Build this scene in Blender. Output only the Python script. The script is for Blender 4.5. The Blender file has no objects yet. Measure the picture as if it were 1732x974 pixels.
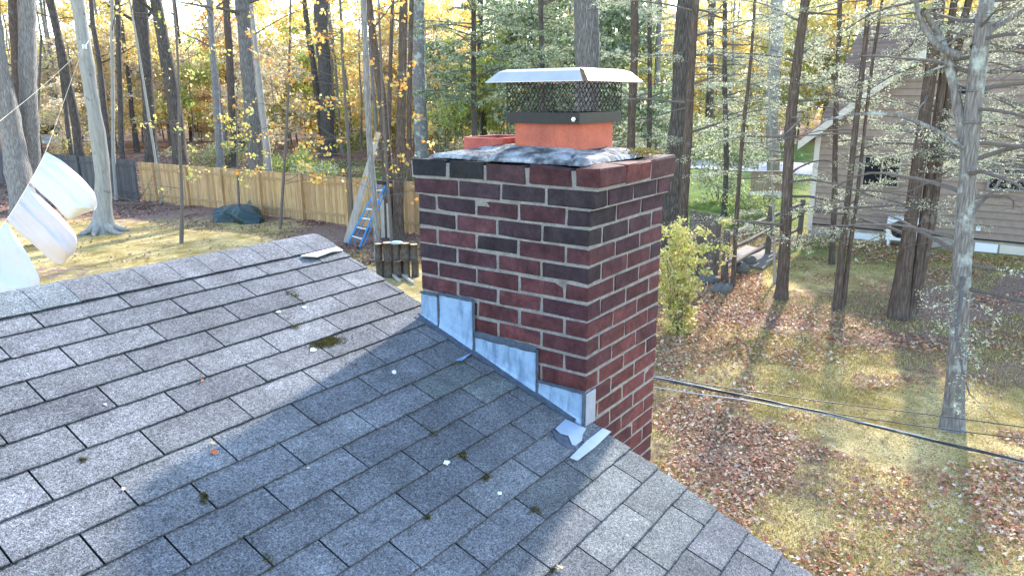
import bpy, math, random
import numpy as np
from mathutils import Vector
rnd = random.Random(7)
rng = np.random.default_rng(11)
SC = bpy.context.scene
COL = SC.collection
R = math.radians

# ------------------------------------------------------------------ camera
CAM = np.array([-2.1463, -1.2274, 0.4455])
PITCH, ROLL, AZ, FPX = 0.2599, -0.0049, 0.6285, 1216.5
def axes():
    f = np.array([math.cos(AZ)*math.cos(PITCH), math.sin(AZ)*math.cos(PITCH), -math.sin(PITCH)])
    r = np.array([math.sin(AZ), -math.cos(AZ), 0.0]); u = np.cross(r, f)
    return r*math.cos(ROLL)+u*math.sin(ROLL), -r*math.sin(ROLL)+u*math.cos(ROLL), f
AR, AU, AF = axes()
cam_d = bpy.data.cameras.new('camera'); cam = bpy.data.objects.new('camera', cam_d); COL.objects.link(cam)
from mathutils import Matrix
M = Matrix(((AR[0], AU[0], -AF[0], CAM[0]), (AR[1], AU[1], -AF[1], CAM[1]), (AR[2], AU[2], -AF[2], CAM[2]), (0, 0, 0, 1)))
cam.matrix_world = M
cam_d.sensor_width = 36; cam_d.lens = 36*FPX/1732; cam_d.clip_end = 1500; cam_d.clip_start = 0.05
SC.camera = cam

# ------------------------------------------------------------------ light
SUN_AZ, SUN_EL = 11.0, 28.0          # azimuth from +X towards +Y
world = bpy.data.worlds.new('World'); SC.world = world; world.use_nodes = True
wn = world.node_tree
sky = wn.nodes.new('ShaderNodeTexSky'); sky.sky_type = 'NISHITA'; sky.sun_disc = False
sky.sun_elevation = R(SUN_EL); sky.sun_rotation = R(90-SUN_AZ); sky.air_density = 1.2; sky.dust_density = .6; sky.ozone_density = 2.0
bg = wn.nodes['Background']; bg.inputs['Strength'].default_value = 0.15
wn.links.new(sky.outputs['Color'], bg.inputs['Color'])
sun_d = bpy.data.lights.new('sun', 'SUN'); sun_d.energy = 2.5; sun_d.angle = R(2.2); sun_d.color = (1, .95, .87)
sun = bpy.data.objects.new('sun', sun_d); COL.objects.link(sun)
sd = Vector((math.cos(R(SUN_EL))*math.cos(R(SUN_AZ)), math.cos(R(SUN_EL))*math.sin(R(SUN_AZ)), math.sin(R(SUN_EL))))
sun.rotation_euler = sd.to_track_quat('Z', 'Y').to_euler()
sun.location = (30, 5, 20)
SC.view_settings.view_transform = 'Standard'; SC.view_settings.look = 'None'
SC.view_settings.exposure = 2.32; SC.view_settings.gamma = 1
try:
    SC.cycles.use_denoising = True; SC.cycles.max_bounces = 6; SC.cycles.diffuse_bounces = 3
    SC.cycles.transmission_bounces = 4; SC.cycles.transparent_max_bounces = 6
except Exception: pass

# ------------------------------------------------------------------ picture <-> place
GZ = -4.2
def ray(x, y): return AF+(x-866)/FPX*AR-(y-487)/FPX*AU
def at(x, y, d): return CAM+d*ray(x, y)
def G(x, y, z=GZ):
    r = ray(x, y); return CAM+r*((z-CAM[2])/r[2])
def depth(P): return float((np.asarray(P)-CAM)@AF)
def onX(x, y, X):
    r = ray(x, y); return CAM+r*((X-CAM[0])/r[0])
def PXM(P): return FPX/depth(P)

# ------------------------------------------------------------------ mesh helpers
class MB:
    def __init__(s): s.v = []; s.f = []; s.c = []; s.n = 0
    def add(s, vs, fs, col=(1, 1, 1)):
        vs = np.asarray(vs, float).reshape(-1, 3); s.v.append(vs)
        for f in fs: s.f.append(tuple(i+s.n for i in f))
        col = np.asarray(col, float)
        s.c.append(np.tile(col, (len(vs), 1)) if col.ndim == 1 else col)
        s.n += len(vs)
    def box(s, a, b, col=(1, 1, 1), bev=0.0):
        a, b = np.minimum(a, b)*1.0, np.maximum(a, b)*1.0
        if bev <= 0:
            v = [(x, y, z) for z in (a[2], b[2]) for y in (a[1], b[1]) for x in (a[0], b[0])]
            f = [(0, 2, 3, 1), (4, 5, 7, 6), (0, 1, 5, 4), (2, 6, 7, 3), (0, 4, 6, 2), (1, 3, 7, 5)]
            s.add(v, f, col); return
        # chamfered box: 24 verts
        v = []; idx = {}
        for sx in (0, 1):
            for sy in (0, 1):
                for sz in (0, 1):
                    P = [(a, b)[sx][0], (a, b)[sy][1], (a, b)[sz][2]]
                    I = [bev if q == 0 else -bev for q in (sx, sy, sz)]
                    for k in range(3):
                        Q = [P[j]+(I[j] if j != k else 0) for j in range(3)]
                        idx[(sx, sy, sz, k)] = len(v); v.append(Q)
        f = []
        for k in range(3):
            o = [j for j in range(3) if j != k]
            for sk in (0, 1):
                q = []
                for (p, r) in ((0, 0), (1, 0), (1, 1), (0, 1)):
                    key = [0, 0, 0]; key[k] = sk; key[o[0]] = p; key[o[1]] = r
                    q.append(idx[(*key, k)])
                f.append(tuple(q))
        for k in range(3):                       # edges running along axis k
            o = [j for j in range(3) if j != k]
            for p in (0, 1):
                for r in (0, 1):
                    q = []
                    for (e, w) in ((0, o[0]), (1, o[0]), (1, o[1]), (0, o[1])):
                        key = [0, 0, 0]; key[k] = e; key[o[0]] = p; key[o[1]] = r
                        q.append(idx[(*key, w)])
                    f.append(tuple(q))
        for sx in (0, 1):
            for sy in (0, 1):
                for sz in (0, 1): f.append(tuple(idx[(sx, sy, sz, k)] for k in range(3)))
        s.add(v, f, col)
    def bar(s, p, q, w, h, col=(1, 1, 1), up=(0, 0, 1)):
        p = np.asarray(p, float); q = np.asarray(q, float); d = q-p; d /= np.linalg.norm(d)
        u = np.asarray(up, float); sd_ = np.cross(d, u); n = np.linalg.norm(sd_)
        if n < 1e-5: u = np.array([1., 0, 0]); sd_ = np.cross(d, u); n = np.linalg.norm(sd_)
        sd_ /= n; u = np.cross(sd_, d)
        v = [c+a*sd_*w/2+b*u*h/2 for c in (p, q) for (a, b) in ((-1, -1), (1, -1), (1, 1), (-1, 1))]
        s.add(v, [(0, 3, 2, 1), (4, 5, 6, 7), (0, 1, 5, 4), (1, 2, 6, 5), (2, 3, 7, 6), (3, 0, 4, 7)], col)
    def tube(s, pts, rad, n=8, col=(1, 1, 1), cap=True, wob=0.0, seed=0):
        pts = np.asarray(pts, float); m = len(pts)
        rad = np.full(m, rad) if np.isscalar(rad) else np.asarray(rad, float)
        d = np.gradient(pts, axis=0); d /= np.linalg.norm(d, axis=1)[:, None]+1e-9
        ref = np.array([0.31, 0.95, 0.05]) if abs(d[0][2]) > .6 else np.array([0, 0, 1.])
        v = []; ang = np.arange(n)/n*2*math.pi
        for i in range(m):
            a = np.cross(d[i], ref); a /= np.linalg.norm(a)+1e-9; b = np.cross(d[i], a)
            r = rad[i]
            if wob:
                r = r*(1+wob*(np.sin(3*ang+i*.35+seed)+.6*np.sin(5*ang-i*.5+seed*2)+.5*np.sin(2*ang+i*.9+seed)))
            v.append(pts[i]+np.outer(np.cos(ang)*r, a)+np.outer(np.sin(ang)*r, b))
        v = np.concatenate(v)
        f = [(i*n+j, i*n+(j+1) % n, (i+1)*n+(j+1) % n, (i+1)*n+j) for i in range(m-1) for j in range(n)]
        if cap: f += [tuple(range(n)), tuple((m-1)*n+j for j in reversed(range(n)))]
        s.add(v, f, col)
    def build(s, name, mat, parent=None, smooth=False, kind=None):
        v = np.concatenate(s.v) if s.v else np.zeros((0, 3))
        c = np.concatenate(s.c) if s.c else np.zeros((0, 3))
        return mesh_obj(name, v, s.f, mat, parent, smooth, c, kind)

def mesh_obj(name, v, f, mat, parent=None, smooth=False, col=None, kind=None):
    v = np.asarray(v, float)
    if parent is not None: v = v-np.array(parent['org'])
    me = bpy.data.meshes.new(name)
    if isinstance(f, np.ndarray):
        k = f.shape[1]; nf = len(f)
        me.vertices.add(len(v)); me.vertices.foreach_set('co', v.astype(np.float32).ravel())
        me.loops.add(nf*k); me.loops.foreach_set('vertex_index', f.astype(np.int32).ravel())
        me.polygons.add(nf); me.polygons.foreach_set('loop_start', np.arange(0, nf*k, k, dtype=np.int32))
        me.polygons.foreach_set('loop_total', np.full(nf, k, dtype=np.int32)); me.update(calc_edges=True)
    else:
        me.from_pydata(v.tolist(), [], f)
    if col is not None and len(col):
        a = me.color_attributes.new('col', 'FLOAT_COLOR', 'POINT')
        a.data.foreach_set('color', np.column_stack([col, np.ones(len(col))]).astype(np.float32).ravel())
    if smooth: me.polygons.foreach_set('use_smooth', [True]*len(me.polygons))
    me.update()
    o = bpy.data.objects.new(name, me); COL.objects.link(o)
    if mat: me.materials.append(mat)
    if parent is not None:
        o.parent = parent
        q = parent
        while q is not None and q.type == 'MESH': q = q.parent
        if parent.type == 'MESH': o['org'] = parent['org']
        else: o['org'] = parent['org']
    else: o['org'] = (0.0, 0.0, 0.0)
    if kind: o['kind'] = kind
    return o

def thing(name, label, cat, loc, group=None):
    o = bpy.data.objects.new(name, None); COL.objects.link(o); o.empty_display_size = .2
    o.location = tuple(float(q) for q in loc); o['org'] = tuple(float(q) for q in loc)
    o['label'] = label; o['category'] = cat
    if group: o['group'] = group
    return o
def tag(o, label, cat, group=None):
    o['label'] = label; o['category'] = cat
    if group: o['group'] = group
    return o
def copy_thing(src, loc, rz, sc, label):
    r = src.copy(); COL.objects.link(r); r.location = tuple(loc); r.rotation_euler = (0, 0, rz)
    r.scale = sc if hasattr(sc, '__len__') else (sc, sc, sc); r['label'] = label
    for ch in src.children:
        c = ch.copy(); COL.objects.link(c); c.parent = r
        for g in ch.children:
            e = g.copy(); COL.objects.link(e); e.parent = c
    return r

def vnoise(P, scale, seed=0):
    """smooth value noise in [0,1] for an (n,2) or (n,3) array"""
    P = np.atleast_2d(np.asarray(P, float))/scale
    if P.shape[1] == 2: P = np.column_stack([P, np.zeros(len(P))])
    i = np.floor(P).astype(np.int64); f = P-i; f = f*f*(3-2*f); out = np.zeros(len(P))
    for dx in (0, 1):
        for dy in (0, 1):
            for dz in (0, 1):
                h = ((i[:, 0]+dx)*374761393+(i[:, 1]+dy)*668265263+(i[:, 2]+dz)*2147483647+seed*974634777) & 0xffffffff
                h = ((h ^ (h >> 13))*1274126177) & 0xffffffff; h = (h ^ (h >> 16)) & 0xffff
                out += h/65535.0*(f[:, 0] if dx else 1-f[:, 0])*(f[:, 1] if dy else 1-f[:, 1])*(f[:, 2] if dz else 1-f[:, 2])
    return out

# ------------------------------------------------------------------ materials
def mat(name, base=(.5, .5, .5), rough=.8, metal=0.0, attr=False, noise=None, bump=None, var=0.0, spec=.3, coords='Object', second=None, sfac=None):
    """noise=(scale, amount, stretch xyz), bump=(scale, strength, distance, stretch)"""
    m = bpy.data.materials.new(name); m.use_nodes = True; nt = m.node_tree; N = nt.nodes; L = nt.links
    b = N['Principled BSDF']; b.inputs['Roughness'].default_value = rough; b.inputs['Metallic'].default_value = metal
    b.inputs['Specular IOR Level'].default_value = spec
    tc = N.new('ShaderNodeTexCoord')
    def mapped(st):
        mp = N.new('ShaderNodeMapping'); mp.inputs['Scale'].default_value = st; L.new(tc.outputs[coords], mp.inputs['Vector']); return mp.outputs[0]
    if attr:
        a = N.new('ShaderNodeVertexColor'); a.layer_name = 'col'; c = a.outputs['Color']
        mx = N.new('ShaderNodeMix'); mx.data_type = 'RGBA'; mx.blend_type = 'MULTIPLY'; mx.inputs[0].default_value = 1
        L.new(c, mx.inputs[6]); mx.inputs[7].default_value = (*base, 1); c = mx.outputs[2]
    else:
        rgb = N.new('ShaderNodeRGB'); rgb.outputs[0].default_value = (*base, 1); c = rgb.outputs[0]
    if second:                    # (colour, noise scale, lo, hi, stretch)
        n = N.new('ShaderNodeTexNoise'); n.inputs['Scale'].default_value = second[1]; n.inputs['Detail'].default_value = 6; n.inputs['Roughness'].default_value = .6
        L.new(mapped(second[4] if len(second) > 4 else (1, 1, 1)), n.inputs['Vector'])
        mr = N.new('ShaderNodeMapRange'); mr.inputs[1].default_value = second[2]; mr.inputs[2].default_value = second[3]
        L.new(n.outputs[0], mr.inputs[0])
        mx = N.new('ShaderNodeMix'); mx.data_type = 'RGBA'; L.new(mr.outputs[0], mx.inputs[0]); L.new(c, mx.inputs[6]); mx.inputs[7].default_value = (*second[0], 1); c = mx.outputs[2]
    for nz in ([noise] if noise and not isinstance(noise, list) else (noise or [])):
        n = N.new('ShaderNodeTexNoise'); n.inputs['Scale'].default_value = nz[0]; n.inputs['Detail'].default_value = 5; n.inputs['Roughness'].default_value = .65
        L.new(mapped(nz[2] if len(nz) > 2 else (1, 1, 1)), n.inputs['Vector'])
        mr = N.new('ShaderNodeMapRange'); mr.inputs[1].default_value = .3; mr.inputs[2].default_value = .7
        mr.inputs[3].default_value = 1-nz[1]; mr.inputs[4].default_value = 1+nz[1]; L.new(n.outputs[0], mr.inputs[0])
        mx = N.new('ShaderNodeMix'); mx.data_type = 'RGBA'; mx.blend_type = 'MULTIPLY'; mx.inputs[0].default_value = 1
        cc = N.new('ShaderNodeCombineColor')
        for q in range(3): L.new(mr.outputs[0], cc.inputs[q])
        L.new(c, mx.inputs[6]); L.new(cc.outputs[0], mx.inputs[7]); c = mx.outputs[2]
    L.new(c, b.inputs['Base Color'])
    prev = None
    for bp in ([bump] if bump and not isinstance(bump, list) else (bump or [])):
        n = N.new('ShaderNodeTexNoise'); n.inputs['Scale'].default_value = bp[0]; n.inputs['Detail'].default_value = 4
        L.new(mapped(bp[3] if len(bp) > 3 else (1, 1, 1)), n.inputs['Vector'])
        bu = N.new('ShaderNodeBump'); bu.inputs['Strength'].default_value = bp[1]; bu.inputs['Distance'].default_value = bp[2]
        L.new(n.outputs[0], bu.inputs['Height'])
        if prev: L.new(prev, bu.inputs['Normal'])
        prev = bu.outputs[0]
    if prev: L.new(prev, b.inputs['Normal'])
    return m

def leaf_mat(name, trans=.45, rough=.6):
    m = bpy.data.materials.new(name); m.use_nodes = True; nt = m.node_tree; N = nt.nodes; L = nt.links
    N.remove(N['Principled BSDF']); out = N['Material Output']
    a = N.new('ShaderNodeVertexColor'); a.layer_name = 'col'
    d = N.new('ShaderNodeBsdfDiffuse'); t = N.new('ShaderNodeBsdfTranslucent'); mx = N.new('ShaderNodeMixShader'); mx.inputs[0].default_value = trans
    g = N.new('ShaderNodeBsdfGlossy'); g.inputs['Roughness'].default_value = .45; mg = N.new('ShaderNodeMixShader'); mg.inputs[0].default_value = .04
    L.new(a.outputs[0], d.inputs[0]); L.new(a.outputs[0], t.inputs[0]); L.new(d.outputs[0], mx.inputs[1]); L.new(t.outputs[0], mx.inputs[2])
    L.new(mx.outputs[0], mg.inputs[1]); L.new(g.outputs[0], mg.inputs[2]); L.new(mg.outputs[0], out.inputs[0])
    return m
M_LEAF = leaf_mat('leaf', .5)
M_NEEDLE = leaf_mat('needle', .35)
M_LITTER = leaf_mat('dry_leaf', .15)

def bark(name, c1, c2, lichen=None, furrow=1.0, sc=1.0, lich_lo=.52):
    m = bpy.data.materials.new(name); m.use_nodes = True; nt = m.node_tree; N = nt.nodes; L = nt.links
    b = N['Principled BSDF']; b.inputs['Roughness'].default_value = .95; b.inputs['Specular IOR Level'].default_value = .1
    tc = N.new('ShaderNodeTexCoord')
    mp = N.new('ShaderNodeMapping'); mp.inputs['Scale'].default_value = (12*sc, 12*sc, 1.6*sc); L.new(tc.outputs['Object'], mp.inputs[0])
    n = N.new('ShaderNodeTexNoise'); n.inputs['Scale'].default_value = 2.2; n.inputs['Detail'].default_value = 7; n.inputs['Roughness'].default_value = .7
    L.new(mp.outputs[0], n.inputs['Vector'])
    v = N.new('ShaderNodeTexVoronoi'); v.feature = 'DISTANCE_TO_EDGE'; v.inputs['Scale'].default_value = 1.6
    L.new(mp.outputs[0], v.inputs['Vector'])
    ad = N.new('ShaderNodeMath'); ad.operation = 'MULTIPLY_ADD'; L.new(v.outputs[0], ad.inputs[0]); ad.inputs[1].default_value = furrow; L.new(n.outputs[0], ad.inputs[2])
    mr = N.new('ShaderNodeMapRange'); mr.inputs[1].default_value = .35; mr.inputs[2].default_value = .75+.25*furrow; L.new(ad.outputs[0], mr.inputs[0])
    mx = N.new('ShaderNodeMix'); mx.data_type = 'RGBA'; mx.inputs[6].default_value = (*c1, 1); mx.inputs[7].default_value = (*c2, 1); L.new(mr.outputs[0], mx.inputs[0]); c = mx.outputs[2]
    if lichen:
        n2 = N.new('ShaderNodeTexNoise'); n2.inputs['Scale'].default_value = 2.3; n2.inputs['Detail'].default_value = 6; n2.inputs['Roughness'].default_value = .65; L.new(tc.outputs['Object'], n2.inputs['Vector'])
        m2 = N.new('ShaderNodeMapRange'); m2.inputs[1].default_value = lich_lo; m2.inputs[2].default_value = lich_lo+.1; L.new(n2.outputs[0], m2.inputs[0])
        mx2 = N.new('ShaderNodeMix'); mx2.data_type = 'RGBA'; L.new(m2.outputs[0], mx2.inputs[0]); L.new(c, mx2.inputs[6]); mx2.inputs[7].default_value = (*lichen, 1); c = mx2.outputs[2]
    L.new(c, b.inputs['Base Color'])
    bu = N.new('ShaderNodeBump'); bu.inputs['Strength'].default_value = .9; bu.inputs['Distance'].default_value = .03*furrow+.006; L.new(ad.outputs[0], bu.inputs['Height']); L.new(bu.outputs[0], b.inputs['Normal'])
    return m
B_GREY = bark('bark_grey', (.12, .11, .105), (.40, .38, .36), None, .8)
B_BEECH = bark('bark_smooth', (.24, .23, .21), (.42, .41, .38), (.07, .065, .06), .15, .5, .60)
B_DARK = bark('bark_dark', (.04, .034, .03), (.19, .165, .145), None, 1)
B_RED = bark('bark_reddish', (.06, .044, .036), (.20, .15, .122), (.20, .19, .165), .8, 1, .58)
B_LICH = bark('bark_lichen', (.10, .09, .085), (.36, .34, .32), (.42, .47, .44), .7, 1.4, .52)
B_OAK = bark('bark_furrowed', (.07, .065, .06), (.30, .28, .27), None, 1.2, 1.3)
B_TWIG = bark('bark_twig', (.10, .085, .075), (.24, .21, .19), None, .3, 3)
B_PALE = bark('bark_pale', (.22, .21, .19), (.46, .45, .41), None, .3, 1)
B_FAR = bark('bark_far', (.12, .105, .095), (.36, .33, .30), None, .6, .7)

# ================================================================== SETTING: ground
def ground():
    xs = np.concatenate([np.arange(-40, 60, .5), np.arange(60, 261, 5)]); ys = np.concatenate([np.arange(-200, -30, 5), np.arange(-30, 70, .5), np.arange(70, 301, 5)])
    X, Y = np.meshgrid(xs, ys, indexing='ij'); n, m = X.shape
    P2 = np.column_stack([X.ravel(), Y.ravel()])
    z = GZ+(vnoise(P2, 3.0, 3)-.5)*.10+(vnoise(P2, 9, 4)-.5)*.12
    z = z-.0
    V = np.column_stack([P2, z])
    idx = np.arange(n*m).reshape(n, m)
    F = np.stack([idx[:-1, :-1], idx[1:, :-1], idx[1:, 1:], idx[:-1, 1:]], -1).reshape(-1, 4)
    # region weights: r = leaf litter, g = green grass, b = bright dry moss
    x, y = P2[:, 0], P2[:, 1]
    d = (P2-CAM[:2])@(AF[:2]/np.linalg.norm(AF[:2])); s = (P2-CAM[:2])@AR[:2]/np.maximum(d, .5)      # tan of bearing
    n1 = vnoise(P2, 2.2, 9); n2 = vnoise(P2, 6, 21)
    litter = .35+.0*x
    litter = np.where((s < -.02) & (d > 21.5+4*(s+.35)*2) & (d < 70), .95, litter)       # leaf bed by the fence
    litter = np.where((s < -.30) & (d > 20) & (d < 28), .35, litter)
    litter = np.where((s < -.1) & (d > 30), .95, litter)
    litter = np.where(d > 45, .9, litter)
    green = np.zeros(len(x))
    green = np.where((s > .10) & (d > 19), .35, green)
    green = np.where((s > .22) & (s < .62) & (d > 20.5) & (d < 24), .75, green)
    green = np.where((s > .18) & (s < .42) & (d > 25) & (d < 70), 1.0, green)
    green = np.where((s > -.26) & (s < .1) & (d > 31) & (d < 56), 1.0, green)
    litter = np.where(green > .9, .05, litter)
    litter = np.where((s > .14) & (s < .34) & (d > 12) & (d < 18), .85, litter)
    litter = np.where((s > .25) & (d < 20) & (d > 4), .35+.5*(n1 > .55), litter)
    col = np.column_stack([np.clip(litter+(n1-.5)*.5, 0, 1), np.clip(green, 0, 1), n2])
    g3 = col.reshape(n, m, 3)
    for _ in range(5):
        g3[1:-1, 1:-1] = (g3[1:-1, 1:-1]*2+g3[:-2, 1:-1]+g3[2:, 1:-1]+g3[1:-1, :-2]+g3[1:-1, 2:])/6
    col = g3.reshape(-1, 3)
    m_ = bpy.data.materials.new('ground'); m_.use_nodes = True; nt = m_.node_tree; N = nt.nodes; L = nt.links
    b = N['Principled BSDF']; b.inputs['Roughness'].default_value = 1; b.inputs['Specular IOR Level'].default_value = .05
    a = N.new('ShaderNodeVertexColor'); a.layer_name = 'col'; sp = N.new('ShaderNodeSeparateColor'); L.new(a.outputs[0], sp.inputs[0])
    tc = N.new('ShaderNodeTexCoord')
    def nz(sc, det=6, ro=.65):
        q = N.new('ShaderNodeTexNoise'); q.inputs['Scale'].default_value = sc; q.inputs['Detail'].default_value = det; q.inputs['Roughness'].default_value = ro; L.new(tc.outputs['Object'], q.inputs['Vector']); return q.outputs[0]
    def mr(src, lo, hi, a0=0, a1=1):
        q = N.new('ShaderNodeMapRange'); q.inputs[1].default_value = lo; q.inputs[2].default_value = hi; q.inputs[3].default_value = a0; q.inputs[4].default_value = a1; L.new(src, q.inputs[0]); return q.outputs[0]
    def mix(f, c1, c2):
        q = N.new('ShaderNodeMix'); q.data_type = 'RGBA'
        L.new(f, q.inputs[0])
        for i, c in ((6, c1), (7, c2)):
            if isinstance(c, tuple): q.inputs[i].default_value = (*c, 1)
            else: L.new(c, q.inputs[i])
        return q.outputs[2]
    moss = mix(mr(nz(1.1), .36, .58), (.27, .205, .06), (.76, .57, .27))
    moss = mix(mr(nz(9), .45, .7), moss, (.42, .31, .12))
    moss = mix(mr(nz(42, 3), .5, .62), moss, (.16, .12, .05))
    soil = mix(mr(nz(22, 5), .4, .6), (.15, .09, .065), (.36, .235, .175))
    soil = mix(mr(nz(60, 3), .55, .65), soil, (.40, .30, .24))
    grass = mix(mr(nz(1.6), .35, .65), (.055, .10, .02), (.15, .22, .05))
    grass = mix(mr(nz(30, 3), .5, .7), grass, (.20, .22, .07))
    c = mix(sp.outputs[1], moss, grass)
    ad = N.new('ShaderNodeMath'); ad.operation = 'ADD'; L.new(sp.outputs[0], ad.inputs[0]); L.new(mr(nz(3.5), .25, .75, -.35, .35), ad.inputs[1])
    c = mix(mr(ad.outputs[0], .52, .72), c, soil)
    L.new(c, b.inputs['Base Color'])
    bu = N.new('ShaderNodeBump'); bu.inputs['Strength'].default_value = .8; bu.inputs['Distance'].default_value = .05; L.new(nz(14, 8, .75), bu.inputs['Height']); L.new(bu.outputs[0], b.inputs['Normal'])
    return mesh_obj('ground', V, F, m_, None, True, col, 'structure')
ground()

def sheet(name, pts, m, z=.09, kind='structure', th=.1):
    mb = MB(); n = len(pts)
    top = [(p[0], p[1], GZ+z) for p in pts]; bot = [(p[0], p[1], GZ+z-th) for p in pts]
    mb.add(top+bot, [tuple(range(n))]+[(i, n+i, n+(i+1) % n, (i+1) % n) for i in range(n)])
    return mb.build(name, m, None, False, kind)
M_ROAD = mat('pale_asphalt', (.34, .34, .36), .9, noise=(6, .15), bump=(60, .3, .01))
sheet('road', [G(1100, 283)[:2], G(1400, 300)[:2]+0, G(1400, 279)[:2], G(1100, 270)[:2]], M_ROAD, .1)
sheet('path', [G(1222, 440)[:2], G(1290, 458)[:2], G(1318, 432)[:2], G(1262, 418)[:2]], mat('path_stone', (.22, .19, .16), .9, noise=(8, .2)), .07)
sheet('street', [G(-140, 212)[:2], G(150, 212)[:2], G(150, 203)[:2], G(-140, 203)[:2]], M_ROAD, .12)

# ================================================================== OUR HOUSE: roof of shingles
PH = 0.3369; CP, SP = math.cos(PH), math.sin(PH)
TAB, EXPO = 0.2865, 0.11985
RX0, RY0, RZ0 = -0.385, 0.619, -0.525
RN = np.array([0, -SP, CP])
def vmap(c):        # course line number -> distance down the slope, in exposures
    if c >= 1: return float(c)
    return c+max(-.2, .1*(c-1))
def roofP(u, v, h=0.0): return np.array([RX0+u*TAB, RY0-v*EXPO*CP, RZ0-v*EXPO*SP])+RN*h
def roofXY(x, y):
    """pixel on the roof plane"""
    r = ray(x, y); q = np.array([RX0, RY0, RZ0]); t = ((q-CAM)@RN)/(r@RN); return CAM+t*r
VR = -8.36      # ridge in exposures above line 0
RIDGE = roofP(0, VR)
def u_rake(v): return 1.60 if v < -1 else 1.60-.0155*(v+1)
HX0 = -9.0; UL = (HX0-RX0)/TAB; VEAVE = 33

house = thing('house', 'near low house whose grey shingle roof fills the foreground', 'house', (-4.5, 0, GZ))
M_SH = mat('asphalt_shingle', (1, 1, 1), .95, attr=True, spec=.25, noise=[(1.7, .18), (5, .24), (14, .16), (100, .5), (230, .9)], bump=[(300, .9, .004), (14, .15, .01)])
def shade_tab():
    q = rnd.random(); g = rnd.uniform(.128, .170)
    if q < .10: return np.array([g*.95, g*.95, g*1.02])*.88
    if q < .18: return np.array([g*1.0, g*1.0, g*1.03])*1.08
    return np.array([g*.99, g*.99, g*1.045])
def roof_mesh():
    mb = MB()
    for c in range(-8, VEAVE):
        v0 = vmap(c); v1 = vmap(c+1); off = 0 if c % 2 else .5
        jit = rnd.uniform(-.02, .02)
        k = math.floor(UL-off)
        while True:
            ua = k+off; ub = ua+1; k += 1
            ur = u_rake(v1)
            if ua >= ur: break
            if c < -5: ua += .03; ub += .03
            g = .010; a = ua+g; b = min(ub-g, ur)
            if b-a < .03: continue
            colt = shade_tab()
            # greenish algae tabs near the chimney foot
            if 6 <= c <= 9 and ub > .3: colt = colt*np.array([1.0, 1.02, .96])*1.08
            if 1 <= c <= 2 and .9 < ub < 1.7: colt = colt*np.array([.99, 1.04, .95])
            n = 15; us = np.linspace(a, b, n); rows = []
            rl = rnd.uniform(-.006, .006); tl = rnd.uniform(-.004, .004)
            wav = [rnd.uniform(-.013, .013) for _ in range(n)]
            lift = rnd.choice([0, 0, 0, .0015, .003]); ls = rnd.choice((0, 1))
            for iu, uu in enumerate(us):
                e = wav[iu]+rl; t = iu/(n-1); lf = lift*(t if ls else 1-t)**2
                rows.append([roofP(uu, v0-.05, .0012), roofP(uu, (v0+v1)/2, .0045+lf*.3), roofP(uu, v1-.05+e, .0074+lf),
                             roofP(uu, v1-.015+e, .0067+lf), roofP(uu, v1-.02+e, -.002)])
            m = 5; V = [p for r in rows for p in r]
            dirt = np.array([.86, .84, .84])
            cc = []
            for iu in range(n):
                cc += [colt*.97, colt*rnd.uniform(.93, 1.08), colt*rnd.uniform(.88, 1.04), colt*.55, np.array([.02, .02, .022])]  # lip darkened: occlusion shade put into the colour, plus the black asphalt edge
            F = [(i*m+j, i*m+j+1, (i+1)*m+j+1, (i+1)*m+j) for i in range(n-1) for j in range(m-1)]
            F += [(0, 1, 2, 3, 4), tuple((n-1)*m+j for j in reversed(range(m)))]
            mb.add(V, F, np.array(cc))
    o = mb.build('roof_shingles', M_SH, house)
    # sheet under the tabs (dark, shows in the cut-outs) with real thickness, both slopes
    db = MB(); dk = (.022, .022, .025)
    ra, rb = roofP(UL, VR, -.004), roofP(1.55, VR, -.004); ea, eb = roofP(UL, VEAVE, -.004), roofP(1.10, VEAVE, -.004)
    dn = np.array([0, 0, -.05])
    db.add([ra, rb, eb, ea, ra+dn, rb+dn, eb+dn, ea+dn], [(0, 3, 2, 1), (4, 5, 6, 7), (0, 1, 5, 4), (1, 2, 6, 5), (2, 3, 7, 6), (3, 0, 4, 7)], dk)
    fa = np.array([ra[0], 2*ra[1]-ea[1], ea[2]]); fb = np.array([rb[0], 2*ra[1]-ea[1], ea[2]])
    db.add([ra, rb, fb, fa, ra+dn, rb+dn, fb+dn, fa+dn], [(0, 1, 2, 3), (4, 7, 6, 5), (1, 5, 6, 2), (2, 6, 7, 3), (3, 7, 4, 0)], (.2, .2, .21))
    db.build('roof_deck', M_SH, house)
    return o
roof_mesh()
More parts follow.
